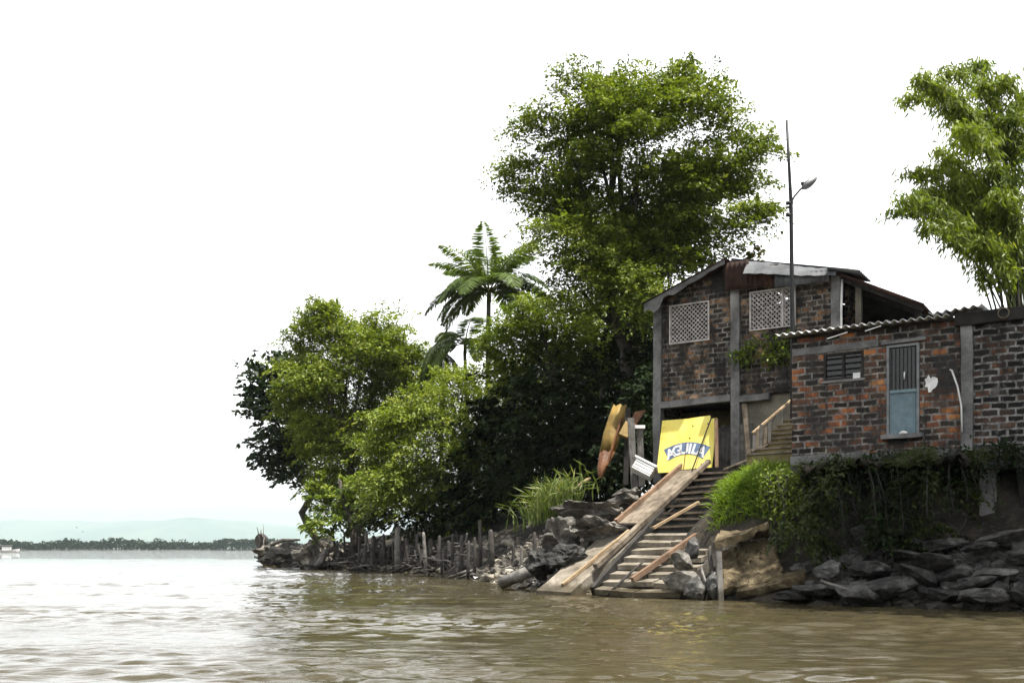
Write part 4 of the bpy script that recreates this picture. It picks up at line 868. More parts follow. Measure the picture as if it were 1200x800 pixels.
plate('concrete_slab',[P(849,690,23.2),P(918,676,22.7),P(906,630,24.4),P(842,644,24.7)],.18,'concrete_tan','large tan fallen concrete slab sloping down to the water','concrete slab',32,18,.075)
plate('concrete_slab',[P(862,694,22.9),P(940,676,22.4),P(945,664,22.6),P(870,684,23.1)],.20,'concrete_tan','narrow broken slab edge lying over the dark hollow at the waterline','concrete slab',33)
mb = MB(); mb.beam(P(845,706,23.0),P(842,646,23.2),.12,.10,jit=.008,seg=5,rng=rngp); single('stake',mb,M['drift'],'pale stake standing in the water before the fallen slab','stake',P(845,706,23))
for i,(a,b,r_,lb) in enumerate((((822,664,24),(832,700,23.4),.035,'thin bare branch under the overhang right of the steps'),((838,670,23.8),(826,704,23.4),.045,'crossed bare branch by the white stake'),((832,640,24.2),(836,690,23.6),.05,'dark root hanging under the overhanging bank'))):
    mb = MB(); rgn = np.random.default_rng(60+i); mb.tube(limb_pts(P(*a),P(*b),rgn,.05,4),[r_*.6,r_,r_,r_*.8,r_*.5],6); single('branch',mb,M['drift' if i < 2 else 'drift_dark'],lb,'branch',P(*b))

# ------------------------------------------------------------------ things left of the landing
def hull(name,label,pts,wid,mat1,mat2,loc,split):
    t = Thing(name,label,'boat',loc)
    # an old plank canoe hull stood on end: curved shell between keel line points
    n = len(pts)
    for part,(i0,i1),mt in (('hull',(0,split+1),mat1),('bow',(split,n),mat2)):
        mb = MB(); vs = []; ns = 9
        for i in range(i0,i1):
            p_ = Vector(pts[i]); w_ = wid[i]
            for k in range(ns):
                a = -1.35+2.7*k/(ns-1); vs.append(p_+Vector((math.sin(a)*w_,-math.cos(a)*w_*.75+.2,0))+Vector((0,0,.04*math.sin(k*2.1+i))))
        m_ = len(vs); vs += [v+Vector((-.0,.035,0)) for v in vs]; fs = []
        for i in range(i1-i0-1):
            for k in range(ns-1):
                a = i*ns+k; fs += [[a,a+1,a+ns+1,a+ns],[m_+a+ns,m_+a+ns+1,m_+a+1,m_+a]]
            for a in (i*ns,i*ns+ns-1): fs.append([a,a+ns,m_+a+ns,m_+a] if a % ns == 0 else [a,m_+a,m_+a+ns,a+ns])
        e = (i1-i0-1)*ns
        for k in range(ns-1): fs += [[k,m_+k,m_+k+1,k+1],[e+k,e+k+1,m_+e+k+1,m_+e+k]]
        mb.add(vs,fs,None,True); t.part(part,mb,M[mt])
    mb = MB(); mb.beam(Vector(pts[1])+Vector((.15,-.1,0)),Vector(pts[-2])+Vector((.1,-.1,0)),.06,.06); t.part('gunwale',mb,M[mat2])
cp = [P(727,474,33.2),P(723,490,33.1),P(718,508,32.9),P(713,528,32.6),P(707,546,32.3),P(704,560,32.1)]
hull('canoe','old yellow and red canoe hull stood on end against the bushes',cp,[.24,.28,.30,.27,.18,.06],'hull_yellow','hull_red',cp[-1],3)
mb = MB(); mb.slab([P(757,482,32.9),P(741,505,32.5),P(729,512,32.4),P(744,484,32.9)],.08); single('tarpaulin',mb,M['hull_red'],'rust orange sheet slung between the grey posts and the house corner','sheet',P(729,512,32.4))
mb = MB(); mb.beam(P(730,511,32.1),P(738,496,32.3),.30,.12,(0,-1,.5)); single('board',mb,M['hull_yellow'],'short yellow board end beside the upended canoe','board',P(730,511,32.1))
mb = MB(); mb.beam(PZ(744,3.1,31.4),P(739,490,31.6),.20,.15,(0,1,0),jit=.012,seg=6,rng=rngp); single('post',mb,M['plank_grey'],'thick grey post nearest the upended canoe','post',PZ(744,3.1,31.4))
mb = MB(); mb.beam(PZ(752,3.2,31.8),P(750,503,31.8),.19,.14,(0,1,0),jit=.012,seg=6,rng=rngp); single('post',mb,M['plank_grey'],'grey post with a white cap between the canoe and the house corner','post',PZ(752,3.2,31.8))
mb = MB(); c = P(749.5,502,31.75); mb.box(c+Vector((-.16,-.12,0)),c+Vector((.16,.12,.10))); single('box',mb,M['white'],'small white box set on top of a grey post','box',c)
mb = MB(); mb.beam(PZ(733,3.3,32.6),P(736,478,32.8),.16,.12,(0,1,0)); single('post',mb,M['plank_dark'],'dark post just behind the canoe hull','post',PZ(733,3.3,32.6))
# white crate tipped on its side
c = P(752,556,31.0); t = Thing('foam_box','white foam box lying tipped open beside the slipway','box',c,R(-20))
Mr = Matrix.Rotation(R(28),4,'Y') @ Matrix.Rotation(R(-18),4,'X')
def rb(lo,hi):
    mb = MB(); mb.box(lo,hi); mb.v = [Mr @ p_ for p_ in mb.v]; return mb
t.part('lid',rb((-.42,-.30,.34),(.34,.30,.40)),M['white'],local=True); t.part('body',rb((-.34,-.26,.0),(.298,.26,.338)),M['white'],local=True)
for i in range(3): t.part('ridge',rb((-.33,-.275,.06+.1*i),(.29,-.262,.085+.1*i)),M['white'],local=True)
# eroded ledge
ledge = [(690,598,60,20,29.6,.9,'ledge','long grey rock ledge just below the reeds'),(655,622,36,30,28.6,.7,'ledge','dark rounded ledge boulder at the foot of the reeds'),(706,620,52,18,28.3,.7,'ledge','grey undercut rock between the ledge and the slipway'),(668,650,44,24,27.6,.6,'rock','dark low boulder left of the slipway'),(735,583,40,18,30.4,.7,'ledge','grey boulder under the white foam box'),(640,655,26,26,28.4,.6,'rock','small dark boulder above the pale log')]
for i,(px,py,w_,h_,Y,dp,mt,lb) in enumerate(ledge):
    k = Y/F; c = P(px,py+h_*.2,Y); single('boulder',rock_mb(c,(w_*k*.62,dp*1.2,h_*k*.75),40+i,rot=(R(-14),R(-10),R(-34)),sub=4,cuts=9,rough=.5),M[mt],lb,'boulder',c)
a,b = P(587,684,29.2),P(634,664,28.7); mb = MB(); mb.tube([a,a.lerp(b,.5)+Vector((0,0,.02)),a.lerp(b,.93),b],[.17,.18,.185,.12],10); single('log',mb,M['drift'],'straight pale log lying on the rubble left of the slipway','log',a)
mb = MB(); mb.beam(P(617,618,32.5),P(632,602,32.6),.10,.06); single('board',mb,M['drift'],'thin pale board leaning on the dark ledge','board',P(617,618,32.5))
mb = MB(); mb.beam(P(655,583,31),P(690,560,31.5),.22,.04); single('board',mb,M['drift_tan'],'pale tan board lying at the foot of the reeds','board',P(655,583,31))

# ------------------------------------------------------------------ trees
rb_ = np.random.default_rng(77)
G0 = lambda x,y: Vector((x,y,ground(x,y)-.1))
big = pxblobs([(607,212,26,22),(650,160,44,36),(697,115,46,38),(752,112,52,40),(815,120,48,40),(858,155,42,36),(870,200,36,34),(868,252,32,20),(838,292,34,26),(645,232,52,38),(615,190,30,16),(700,195,66,54),(770,185,72,62),(825,205,52,52),(700,262,60,42),(762,265,66,48),(810,255,50,44),(695,306,38,26),(745,318,48,32),(735,150,60,50),(728,80,14,10),(800,78,18,12),(690,95,14,12),(885,245,20,10),(720,330,46,34),(680,340,40,34),(760,350,36,40),(700,300,50,40),(660,275,40,30),(790,290,40,30)],40,.95,rb_)
tree('broadleaf_tree','tallest broad dark crowned tree rising behind the two-storey house','tree',G0(5.0,42),PZ(735,9.5,42),pads([b_ for b_ in big if b_[0][2] > CH+(HY-262)/F*40],rb_,4,.42,.72)+[b_ for b_ in big if b_[0][2] <= CH+(HY-225)/F*40],'leaf_big',1,per=3.4,r0=.45,leaf=.165,wid=.075,nleaf=46,slen=1.45,droop=.42,inner=.35,spread=.32,limbs=20)
b2 = pxblobs([(352,395,26,22),(385,378,38,24),(430,392,46,30),(470,415,34,26),(400,425,58,36),(455,440,46,36),(372,450,40,34),(420,478,58,40),(385,510,46,36),(430,535,50,34),(470,490,40,44),(350,475,20,30),(400,560,40,26),(385,362,16,10)],62,.9,rb_)
tree('broadleaf_tree','bright green rounded tree nearest the tip of the bank','tree',G0(-9.5,63),PZ(410,6.5,62),pads(b2,rb_,4,.5,.74)+[(c_,tuple(np.array(r_)*.72)) for c_,r_ in b2],'leaf_bright',2,per=1.75,r0=.35,leaf=.22,wid=.10,nleaf=48,slen=2.0,droop=.38,inner=.35,spread=.32,limbs=9)
b3 = pxblobs([(318,440,26,26),(308,470,22,24),(330,500,28,34),(318,525,22,24),(340,545,26,20),(345,440,30,30),(300,462,14,12),(352,520,24,30)],67,.9,rb_)
tree('dark_tree','darker blue-green tree behind the bright rounded one','tree',G0(-13.5,69),PZ(352,6,67),b3,'leaf_blue',3,per=1.9,r0=.3,leaf=.42,wid=.24,nleaf=20,slen=1.5,droop=.35,limbs=7,spread=.5)
b4 = pxblobs([(465,500,40,22),(500,478,46,26),(545,450,48,26),(600,445,44,24),(480,545,46,28),(520,520,56,34),(570,490,56,36),(620,480,36,34),(455,575,30,20),(530,570,50,36),(590,545,52,44),(450,520,22,12),(455,553,26,12)],51,.9,rb_)
tree('broadleaf_tree','spreading layered green tree below the palm','tree',G0(-2.0,52.5),PZ(545,4.6,52),pads(b4,rb_,3,.48,.74)+[(c_,tuple(np.array(r_)*.72)) for c_,r_ in b4],'leaf_bright',4,per=2.3,r0=.32,leaf=.18,wid=.085,nleaf=48,slen=1.8,droop=.38,inner=.35,spread=.32,limbs=10,tilt=.35)
b5 = pxblobs([(590,385,34,24),(630,365,44,28),(680,360,42,26),(720,385,36,34),(640,405,56,34),(690,410,50,40),(605,420,40,30),(580,400,20,20),(735,345,26,24),(720,440,40,44)],46.5,.9,rb_)
tree('broadleaf_tree','leafy green tree standing between the palm and the tallest tree','tree',G0(2.6,47.5),PZ(660,7.5,47),pads(b5,rb_,3,.48,.74)+[(c_,tuple(np.array(r_)*.75)) for c_,r_ in b5],'leaf_mid',5,per=2.6,r0=.3,leaf=.165,wid=.08,nleaf=46,slen=1.5,droop=.4,inner=.35,spread=.32,limbs=9)
b6 = pxblobs([(640,470,50,50),(690,470,50,56),(735,440,34,60),(720,520,44,50),(660,530,46,40),(740,390,26,40),(760,440,18,60),(610,540,40,44),(755,500,22,40),(700,555,40,30),(742,505,22,44,-4.5),(756,470,18,44,-4),(728,540,26,30,-5.5),(750,545,20,24,-5)],42,.9,rb_)
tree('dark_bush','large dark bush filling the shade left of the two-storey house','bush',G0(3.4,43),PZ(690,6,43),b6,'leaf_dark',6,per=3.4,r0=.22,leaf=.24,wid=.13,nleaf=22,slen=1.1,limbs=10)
b7 = pxblobs([(790,300,24,15),(765,318,20,16),(812,312,20,12)],38.2,.9,rb_)
tree('small_tree','small bright leaved tree peeping over the left roof slope','tree',G0(6.0,40.0),PZ(785,8.0,38.5),b7,'leaf_bright',7,per=3.0,r0=.12,leaf=.24,wid=.15,nleaf=20,slen=.8,limbs=3)
b8 = pxblobs([(882,302,16,9),(868,310,14,9)],39,.9,rb_)
tree('small_tree','yellow-green treetop just showing above the rusty roof ridge','tree',G0(9.3,39.5),PZ(880,8.5,39.2),b8,'leaf_yellow',8,per=3.0,r0=.1,leaf=.22,wid=.12,nleaf=20,slen=.7,limbs=2)
b9 = pxblobs([(395,590,30,18),(380,615,22,12),(372,575,18,16),(420,575,30,18),(412,600,24,14)],57.5,.9,rb_)
tree('bush','low loose green bush at the tip of the bank by the slanting trunk','bush',G0(-10.6,59),PZ(392,2.6,58),b9,'leaf_mid',9,per=2.6,r0=.1,leaf=.36,wid=.18,nleaf=18,slen=1.1,limbs=4)
b10 = pxblobs([(470,600,40,24),(520,600,44,26),(560,595,40,30),(440,600,24,18),(600,595,40,30),(500,570,40,30)],53.5,.9,rb_)
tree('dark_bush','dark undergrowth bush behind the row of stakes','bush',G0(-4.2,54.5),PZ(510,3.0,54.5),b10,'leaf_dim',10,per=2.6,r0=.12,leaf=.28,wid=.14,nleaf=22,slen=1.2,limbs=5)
bs = [(c_,r_) for c_,r_ in (((13.6,18.0,16.4),(3.4,3.4,2.0)),((15.5,16.6,17),(3.2,3.2,2.2)),((12.7,19.6,16.8),(2.6,2.6,1.8)),((15.5,19.6,16.8),(3,3,2)),((13.2,16.4,16.4),(2.6,2.4,1.8)),((17.5,17.8,16.8),(3,3,2.2)),((11.6,17.6,17),(1.9,1.9,1.5)))]  # crown added out of view, placed so its shadow covers the right bank
tree('broadleaf_tree','wide leaning tree out of view beyond the stilts, added to shade the dark rocks','tree',G0(18.2,16.5),Vector((16.6,17.2,11.0)),bs,'leaf_big',12,per=3.0,r0=.35,leaf=.3,wid=.17,nleaf=22,slen=1.4,limbs=6)
b11 = pxblobs([(600,500,50,60),(660,480,50,70),(720,470,50,80),(770,480,40,80),(640,560,50,50),(710,560,40,50),(560,560,40,50)],49.5,.7,rb_)
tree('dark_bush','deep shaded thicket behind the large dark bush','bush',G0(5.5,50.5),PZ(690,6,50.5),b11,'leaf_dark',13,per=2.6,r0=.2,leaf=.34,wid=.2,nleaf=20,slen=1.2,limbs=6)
# slanting bare trunk by the water
rgn = np.random.default_rng(9); mb = MB(); a = P(416,650,56.0); mb.tube([a,P(413,620,56.2),P(407,600,56.4),P(400,580,56.8),P(398,560,57)],[.20,.18,.16,.13,.10],8); mb.tube([P(408,602,56.4),P(416,585,56.6),P(422,570,57)],[.11,.08,.05],7)
single('tree_trunk',mb,M['bark'],'dark slanting forked trunk at the water near the tip of the bank','tree trunk',a)

def palm(name,label,base,top,L,nfr,seed,r0=.16,angles=None,bend=1.0):
    rng = np.random.default_rng(seed); t = Thing(name,label,'palm',base); base = Vector(base); top = Vector(top)
    mb = MB(); pts = [base.lerp(top,i/7)+Vector((math.sin(i*.5)*.06,0,0)) for i in range(8)]; mb.tube(pts,list(np.linspace(r0*1.2,r0*.75,8)),9); t.part('trunk',mb,M['bark_pale'])
    mb = MB(); mb.tube([top-Vector((0,0,.1)),top+Vector((0,0,.35)),top+Vector((0,0,.75))],[r0*.8,r0*.75,r0*.3],8); t.part('crownshaft',mb,M['bark_green'])
    for f in range(nfr):
        az = 2*math.pi*f/nfr*1.0+rng.uniform(-.25,.25) if angles is None else angles[f][0]; el = rng.uniform(.2,1.25) if angles is None else angles[f][1]
        ln = L*rng.uniform(.85,1.1); p_ = top+Vector((0,0,.45)); d = Vector((math.cos(az)*math.cos(el),math.sin(az)*math.cos(el),math.sin(el))); pts = [p_.copy()]; dirs = [d.copy()]; ns = 14
        for i in range(ns):
            d = (d+Vector((0,0,-.105*bend*(1+.6*i/ns)*(1.25 if el < .9 else .8)))).normalized(); p_ = p_+d*ln/ns; pts.append(p_.copy()); dirs.append(d.copy())
        mb = MB(); mb.tube(pts,list(np.linspace(.045,.008,ns+1)),5); fr = t.part('frond',mb,M['bark_green'])
        C=[];A=[];NN=[];LL=[]
        for i in range(1,ns+1):
            for sub in range(9):
                u = (i-1+sub/9)/ns
                if u < .14: continue
                c = pts[i-1].lerp(pts[i],sub/9); dd = dirs[i]; side = dd.cross(Vector((0,0,1)))
                if side.length < .05: side = Vector((math.sin(az),-math.cos(az),0))
                side.normalize(); up = side.cross(dd)
                for s in (1,-1):
                    ll = .85*ln/3*math.sin(math.pi*min(1,.12+u*.86))**.7*rng.uniform(.85,1.1)
                    ax = (dd*.6+side*s*1.0+up*rng.uniform(-.15,.3)+Vector((0,0,-.35-.55*u*rng.random()))).normalized()
                    C.append(c+ax*ll*.5); A.append(ax); NN.append(up+Vector(rng.normal(size=3))*.25); LL.append(ll)
        n_ = len(C); lo = leaf_obj('leaflets',np.array(C),np.array(A),np.array(NN),np.array(LL),np.full(n_,.075),np.clip(rng.normal(.5,.2)+rng.normal(0,.12,n_),0,1),M['leaf_palm'],tuple(base),.1)
        lo.parent = fr
    return t
k = 45/F
ang = [(3.10,.62),(2.75,.85),(3.45,.38),(2.5,.98),(2.0,1.22),(.7,1.1),(.25,.85),(-.05,.72),(-.3,.45),(-2.0,.7),(-1.1,.8),(3.9,.8),(-2.6,1.08),(-.65,1.05),(2.6,.5),(-1.7,1.3),(.55,.6),(3.3,.95),(.1,1.2),(2.95,.15),(.15,.2),(3.6,.65),(1.2,.8),(-.45,.85),(2.05,.75)]
palm('palm_tree','tall palm with arching fronds standing against the white sky',G0(-1.6,57),P(573,352,56),4.2,len(ang),21,.17,ang,.9)
ang2 = [(2.9,.45),(3.3,.1),(2.3,.95),(1.3,1.2),(.6,.7),(-.2,.35),(-1.2,.6),(-2.3,.5),(3.7,.6)]
palm('palm_tree','smaller palm half hidden below the tall one',G0(-2.6,58),P(545,412,57.5),3.6,len(ang2),22,.13,ang2,1.2)
ang3 = [(2.9,.0),(3.6,-.2),(2.2,.2),(-.4,.05),(-1.3,-.1),(-2.3,-.1)]
palm('palm_tree','dark drooping palm crown lowest above the spreading tree',G0(-4.2,58.5),P(516,422,58.5),2.6,len(ang3),23,.13,ang3,1.5)

# bamboo clump at the right
def bamboo():
    rng = np.random.default_rng(31); base = Vector((19.6,38.0,4.3)); t = Thing('bamboo','tall arching bamboo clump with hanging narrow leaves above the brick house','bamboo',base)
    tips = [(1058,118),(1075,95),(1105,88),(1140,82),(1175,95),(1050,235),(1045,250),(1065,205),(1100,180),(1130,140),(1160,150),(1195,120),(1085,268),(1115,275),(1140,235),(1100,240),(1130,210),(1190,180),(1170,230),(1230,110),(1260,140),(1240,180),(1280,200),(1300,240),(1075,225),(1110,125),(1125,150),(1085,105),(1150,105),(1065,240),(1095,200),(1120,262),(1150,285),(1172,305),(1135,225),(1160,200),(1185,235),(1180,140),(1165,260),(1110,225),(1195,280)]
    C=[];A=[];NN=[];LL=[];TT=[]
    for i,(px,py) in enumerate(tips):
        y = 38+rng.uniform(-2.6,2.6); tip = P(px,py,y); b = base+Vector((rng.uniform(-.5,.6),rng.uniform(-.6,.6),0)); apex = Vector((b.x+(tip.x-b.x)*.42,b.y+(tip.y-b.y)*.4,max(tip.z,b.z+5)*1.0+1.2*rng.random()))
        pts = []
        for j in range(11):
            u = j/10; c1 = b+Vector((0,0,(tip.z-b.z)*.55)); p_ = b*(1-u)**3+c1*3*u*(1-u)**2+apex*3*u*u*(1-u)+tip*u**3; pts.append(p_)
        mb = MB(); mb.tube(pts,list(np.linspace(.05,.012,11)),6); t.part('culm',mb,M['bark_green' if i % 3 else 'bark'])
        tone = rng.normal(.5,.15)
        nb = 66
        for _ in range(nb):
            u = 1-.42*rng.random()**1.2; f = u*10; j = min(9,int(f)); c = pts[j].lerp(pts[j+1],f-j); out = Vector(rng.normal(size=3)); out.z = abs(out.z)*.2-.25; out = out.normalized()*rng.uniform(.1,1.15)*(1.15-u*.55); 
            mid = c+out
            for _k in range(13):
                p_ = c.lerp(mid,rng.random()**.5)+Vector(rng.normal(size=3))*.13; ax = (out.normalized()*.55+Vector(rng.normal(size=3))*.4+Vector((0,0,-.75))).normalized()
                C.append(p_); A.append(ax); NN.append(Vector(rng.normal(size=3))+Vector((0,0,.6))); LL.append(rng.uniform(.2,.42)); TT.append(tone+rng.normal(0,.16))
    n_ = len(C); o = leaf_obj('crown',np.array(C),np.array(A),np.array(NN),np.array(LL),np.full(n_,.072),np.array(TT),M['leaf_bamboo'],tuple(base),.1); o.parent = t.o
bamboo()

# reeds by the ledge, grass on the mound, creepers hanging over the bank
def blades(name,label,pts,hgt,wid,mat,seed,lean=.35,seg=2,kind=None,cat=None,loc=None):
    rng = np.random.default_rng(seed); p0 = np.array(pts); n_ = len(p0); h = hgt*rng.uniform(.5,1.2,n_); d = rng.normal(size=(n_,3))*lean; d[:,2] = 1; d /= np.linalg.norm(d,axis=1,keepdims=True); tone = np.clip(rng.normal(.5,.22,n_),0,1)
    C=[];A=[];NN=[];L=[];W=[];T=[]
    p = p0.copy(); dd = d.copy(); hd = rng.normal(size=(n_,3)); hd[:,2] = 0
    for s in range(seg):
        l = h/seg; c = p+dd*(l*.5)[:,None]; C.append(c); A.append(dd.copy()); nn = np.cross(dd,rng.normal(size=(n_,3))); NN.append(nn); L.append(l*1.25); W.append(wid*(1.15-.5*s/seg)*np.ones(n_)); T.append(tone+.1*s); p = p+dd*l[:,None]; dd = dd+hd*.30+np.array([0,0,-.28*(s+1)]); dd /= np.linalg.norm(dd,axis=1,keepdims=True)
    loc = tuple(loc) if loc is not None else (0,0,0)
    o = leaf_obj(name,np.concatenate(C),np.concatenate(A),np.concatenate(NN),np.concatenate(L),np.concatenate(W),np.concatenate(T),mat,loc,.1); o.location = loc; return tag(o,label,cat,None,kind)
rr = np.random.default_rng(41); pts = []
for i in range(480):
    px = rr.normal(648,15); Y = 30.6+rr.uniform(-.8,1.2); x = (px-600)/F*Y; z = CH+(HY-(600-(px-648)*.45+rr.uniform(-6,8)))/F*Y; pts.append((x,Y,z))
blades('reeds','clump of tall yellow-green reeds above the grey ledge',pts,1.15,.05,M['leaf_reed'],42,.16,3,None,'reeds',P(648,600,30.6))
def scatter(n_,pxr,dr,seed,pw=1.0):
    rng = np.random.default_rng(seed); out = []; tries = 0
    while len(out) < n_ and tries < 60:
        tries += 1; Y = rng.uniform(19,34,6000); px = rng.uniform(pxr[0],pxr[1],6000); X = (px-600)/F*Y; d,sp = shore_field(X,Y); ok = (d > dr[0]) & (d < dr[1]); X,Y = X[ok],Y[ok]; Z = height(X,Y); out += list(zip(X,Y,Z-.03))
    return out[:n_]
def outside_houses(p_):
    q = MBm.inverted() @ Vector(p_); q2 = MA.inverted() @ Vector(p_)
    if q.x > -.12 and q.y > -.2: return False
    if q2.x > -.3 and q2.y > -1.0: return False
    return True
gp = [p_ for p_ in scatter(12000,(826,946),(2.3,4.3),51) if outside_houses(p_)]
# keep clear of the ramp, landing and stairs
rn = (TR-BR); rn.z = 0; rn.normalize(); rs = Vector((rn.y,-rn.x,0))
gp = [p_ for p_ in gp if (Vector(p_)-BR).dot(rs) > (-.02 if p_[2] < 3.3 else .1)]
blades('grass','bright green grass spilling over the mound beside the steps',gp[:5200],.5,.03,M['leaf_grass'],52,.55,3,'stuff')
def creeper(px0,px1,seed,label,mat,n_=26,zt=3.45,ln=(1.0,2.2),dd=2.2):
    rng = np.random.default_rng(seed); C=[];A=[];NN=[];base = None; mb = MB(); L=[]
    for i in range(n_):
        px = rng.uniform(px0,px1); best = None
        for Y in np.arange(19,28,.08):
            x = (px-600)/F*Y; d,_ = shore_field(np.array([x]),np.array([Y]))
            if d[0] > dd: best = (x,Y); break
        x,Y = best; Y += rng.uniform(-.25,.2); p_ = Vector((x,Y,zt+rng.uniform(-.15,.1))); base = base or p_.copy(); pts = [p_.copy()]; d = Vector((rng.normal(0,.3),-1,.5)).normalized(); l = rng.uniform(*ln)
        for j in range(8): d = (d+Vector((rng.normal(0,.12),-.02,-.55))).normalized(); p_ = p_+d*l/8; pts.append(p_.copy())
        mb.tube(pts,[.014]*9,4)
        for _ in range(64):
            f = rng.random()*8; j = min(7,int(f)); c = pts[j].lerp(pts[j+1],f-j)+Vector(rng.normal(size=3))*.09; C.append(c); A.append(Vector(rng.normal(size=3))+Vector((0,-.3,-.8))); NN.append(Vector(rng.normal(size=3))+Vector((0,-.4,.7))); L.append(rng.uniform(.06,.13))
    t = Thing('creeper',label,'creeper',base); t.part('stem',mb,M['plank_dark']); n2 = len(C)
    o = leaf_obj('leaves',np.array(C),np.array(A),np.array(NN),np.array(L),np.array(L)*.55,np.clip(rng.normal(.5,.25,n2),0,1),M[mat],tuple(base)); o.parent = t.o
creeper(890,935,61,'sunlit green creeper hanging from the grass mound over the fallen slab','leaf_mid',38,3.0,(.4,2.0),2.2)
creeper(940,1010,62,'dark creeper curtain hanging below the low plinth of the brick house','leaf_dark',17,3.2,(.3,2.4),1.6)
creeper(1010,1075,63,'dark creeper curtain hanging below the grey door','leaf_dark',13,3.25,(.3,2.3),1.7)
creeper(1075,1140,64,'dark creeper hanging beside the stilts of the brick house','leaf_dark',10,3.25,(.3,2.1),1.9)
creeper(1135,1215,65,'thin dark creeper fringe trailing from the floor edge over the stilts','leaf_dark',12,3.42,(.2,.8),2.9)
rngb = np.random.default_rng(444)
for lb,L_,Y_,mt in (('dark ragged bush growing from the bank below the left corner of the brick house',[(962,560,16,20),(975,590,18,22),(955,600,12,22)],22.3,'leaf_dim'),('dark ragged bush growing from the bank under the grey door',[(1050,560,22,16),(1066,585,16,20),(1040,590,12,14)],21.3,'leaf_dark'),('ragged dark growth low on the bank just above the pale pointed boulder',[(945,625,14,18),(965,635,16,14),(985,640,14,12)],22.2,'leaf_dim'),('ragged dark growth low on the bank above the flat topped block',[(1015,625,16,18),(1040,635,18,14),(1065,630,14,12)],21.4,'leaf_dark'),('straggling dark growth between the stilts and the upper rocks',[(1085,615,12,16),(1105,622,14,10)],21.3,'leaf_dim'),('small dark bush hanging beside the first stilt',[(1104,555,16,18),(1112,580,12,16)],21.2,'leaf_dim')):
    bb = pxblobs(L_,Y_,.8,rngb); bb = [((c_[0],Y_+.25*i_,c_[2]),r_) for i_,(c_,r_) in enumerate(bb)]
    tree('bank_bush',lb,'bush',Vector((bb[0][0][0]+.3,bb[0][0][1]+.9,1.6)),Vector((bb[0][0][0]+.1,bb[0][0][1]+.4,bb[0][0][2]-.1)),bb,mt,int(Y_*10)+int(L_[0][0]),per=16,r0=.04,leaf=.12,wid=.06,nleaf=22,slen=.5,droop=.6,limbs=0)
# turf lip jutting out over the hollow bank
pxs = np.arange(938,1150,3.0); rows = []
def at_d(px,dd):
    for Y in np.arange(18,30,.04):
        x = (px-600)/F*Y; d,_ = shore_field(np.array([x]),np.array([Y]))
        if d[0] > dd: return x,Y
fr_ = [.0,.12,.3,.55,.8,1.0]
for i,px in enumerate(pxs):
    e = 1.12+.22*math.sin(px*.11)+.14*math.sin(px*.31+1)+.08*math.sin(px*.8); e += .5*max(0,(955-px)/17)+ .8*max(0,(px-1118)/30); x0,y0 = at_d(px,e); x1,y1 = at_d(px,3.3)
    tp = 3.28+.06*math.sin(px*.17); row = []
    for f in fr_: row.append((x0+(x1-x0)*f,y0+(y1-y0)*f,tp-.16*(1-f)**3+.03*math.sin(px*.5+f*9)))
    for f in fr_[::-1]: row.append((x0+(x1-x0)*f,y0+(y1-y0)*f,tp-.22-.30*f+.07*math.sin(px*.37+f*7)))
    rows.append(row)
mb = MB(); w_ = len(rows[0]); vs = [p_ for r_ in rows for p_ in r_]; fs = []
for i in range(len(rows)-1):
    for k in range(w_): fs.append([i*w_+k,i*w_+(k+1)%w_,(i+1)*w_+(k+1)%w_,(i+1)*w_+k])
fs += [list(range(w_))[::-1],[(len(rows)-1)*w_+k for k in range(w_)]]
mb.add(vs,fs,None,True); lip = mb.build('ground',M['soil']); tag(lip,'turf lip overhanging the hollow bank','ground',kind='structure')
rng = np.random.default_rng(58); lp = []
wts = np.clip(np.array([math.sin(p_*.083+1)+.8*math.sin(p_*.21)+.7*math.sin(p_*.047+2) for p_ in pxs[:-1]])+.35,.04,2)*np.where(pxs[:-1] < 962,1.6,1); wts /= wts.sum()
for _ in range(2300):
    i = rng.choice(len(rows)-1,p=wts); f = rng.random()**2.2; a = np.array(rows[i][0])+(np.array(rows[i][5])-np.array(rows[i][0]))*f; b = np.array(rows[i+1][0])+(np.array(rows[i+1][5])-np.array(rows[i+1][0]))*f; q = a+(b-a)*rng.random(); q[2] -= .14*(1-f)**3; q_ = MBm.inverted() @ Vector(q)
    if q_.y < -.08: lp.append(tuple(q))
blades('undergrowth','dark weeds and grass fringing the turf lip under the brick house',lp,.36,.022,M['leaf_dim'],59,1.0,3,'stuff')
# plants rooted in the wall of the old house
rng = np.random.default_rng(71); base = Aw(3.6,-.1,3.4)
for lb,pp,nn_ in (('leafy weed rooted in the wall below the right lattice window',[(3.0,3.45,.28),(3.35,3.65,.30),(3.15,3.25,.25)],260),('larger hanging weed on the wall under the right lattice window',[(4.1,3.62,.34),(4.5,3.75,.30),(4.3,3.3,.3),(3.9,3.2,.25)],420)):
    C=[];base = Aw(pp[0][0],-.05,pp[0][1]); mb = MB()
    for a,z,r_ in pp:
        mb.tube([Aw(a,.06,z-.25),Aw(a+.03,-.12,z-.05),Aw(a,-.2,z+.1)],[.02,.015,.008],5)
        for _ in range(nn_//len(pp)): C.append(Aw(a+rng.normal()*r_*.8,-.16+rng.normal()*.12,z+rng.normal()*r_*.45))
    C = np.array(C); t = Thing('wall_plant',lb,'plant',base); t.part('stem',mb,M['bark_green']); n2 = len(C); A = rng.normal(size=(n2,3)); A[:,2] -= .5; NN = rng.normal(size=(n2,3))+[0,-.4,.7]
    o = leaf_obj('leaves',C,A,NN,rng.uniform(.10,.2,n2),rng.uniform(.05,.09,n2),np.clip(rng.normal(.45,.25,n2),0,1),M['leaf_mid'],tuple(base)); o.parent = t.o

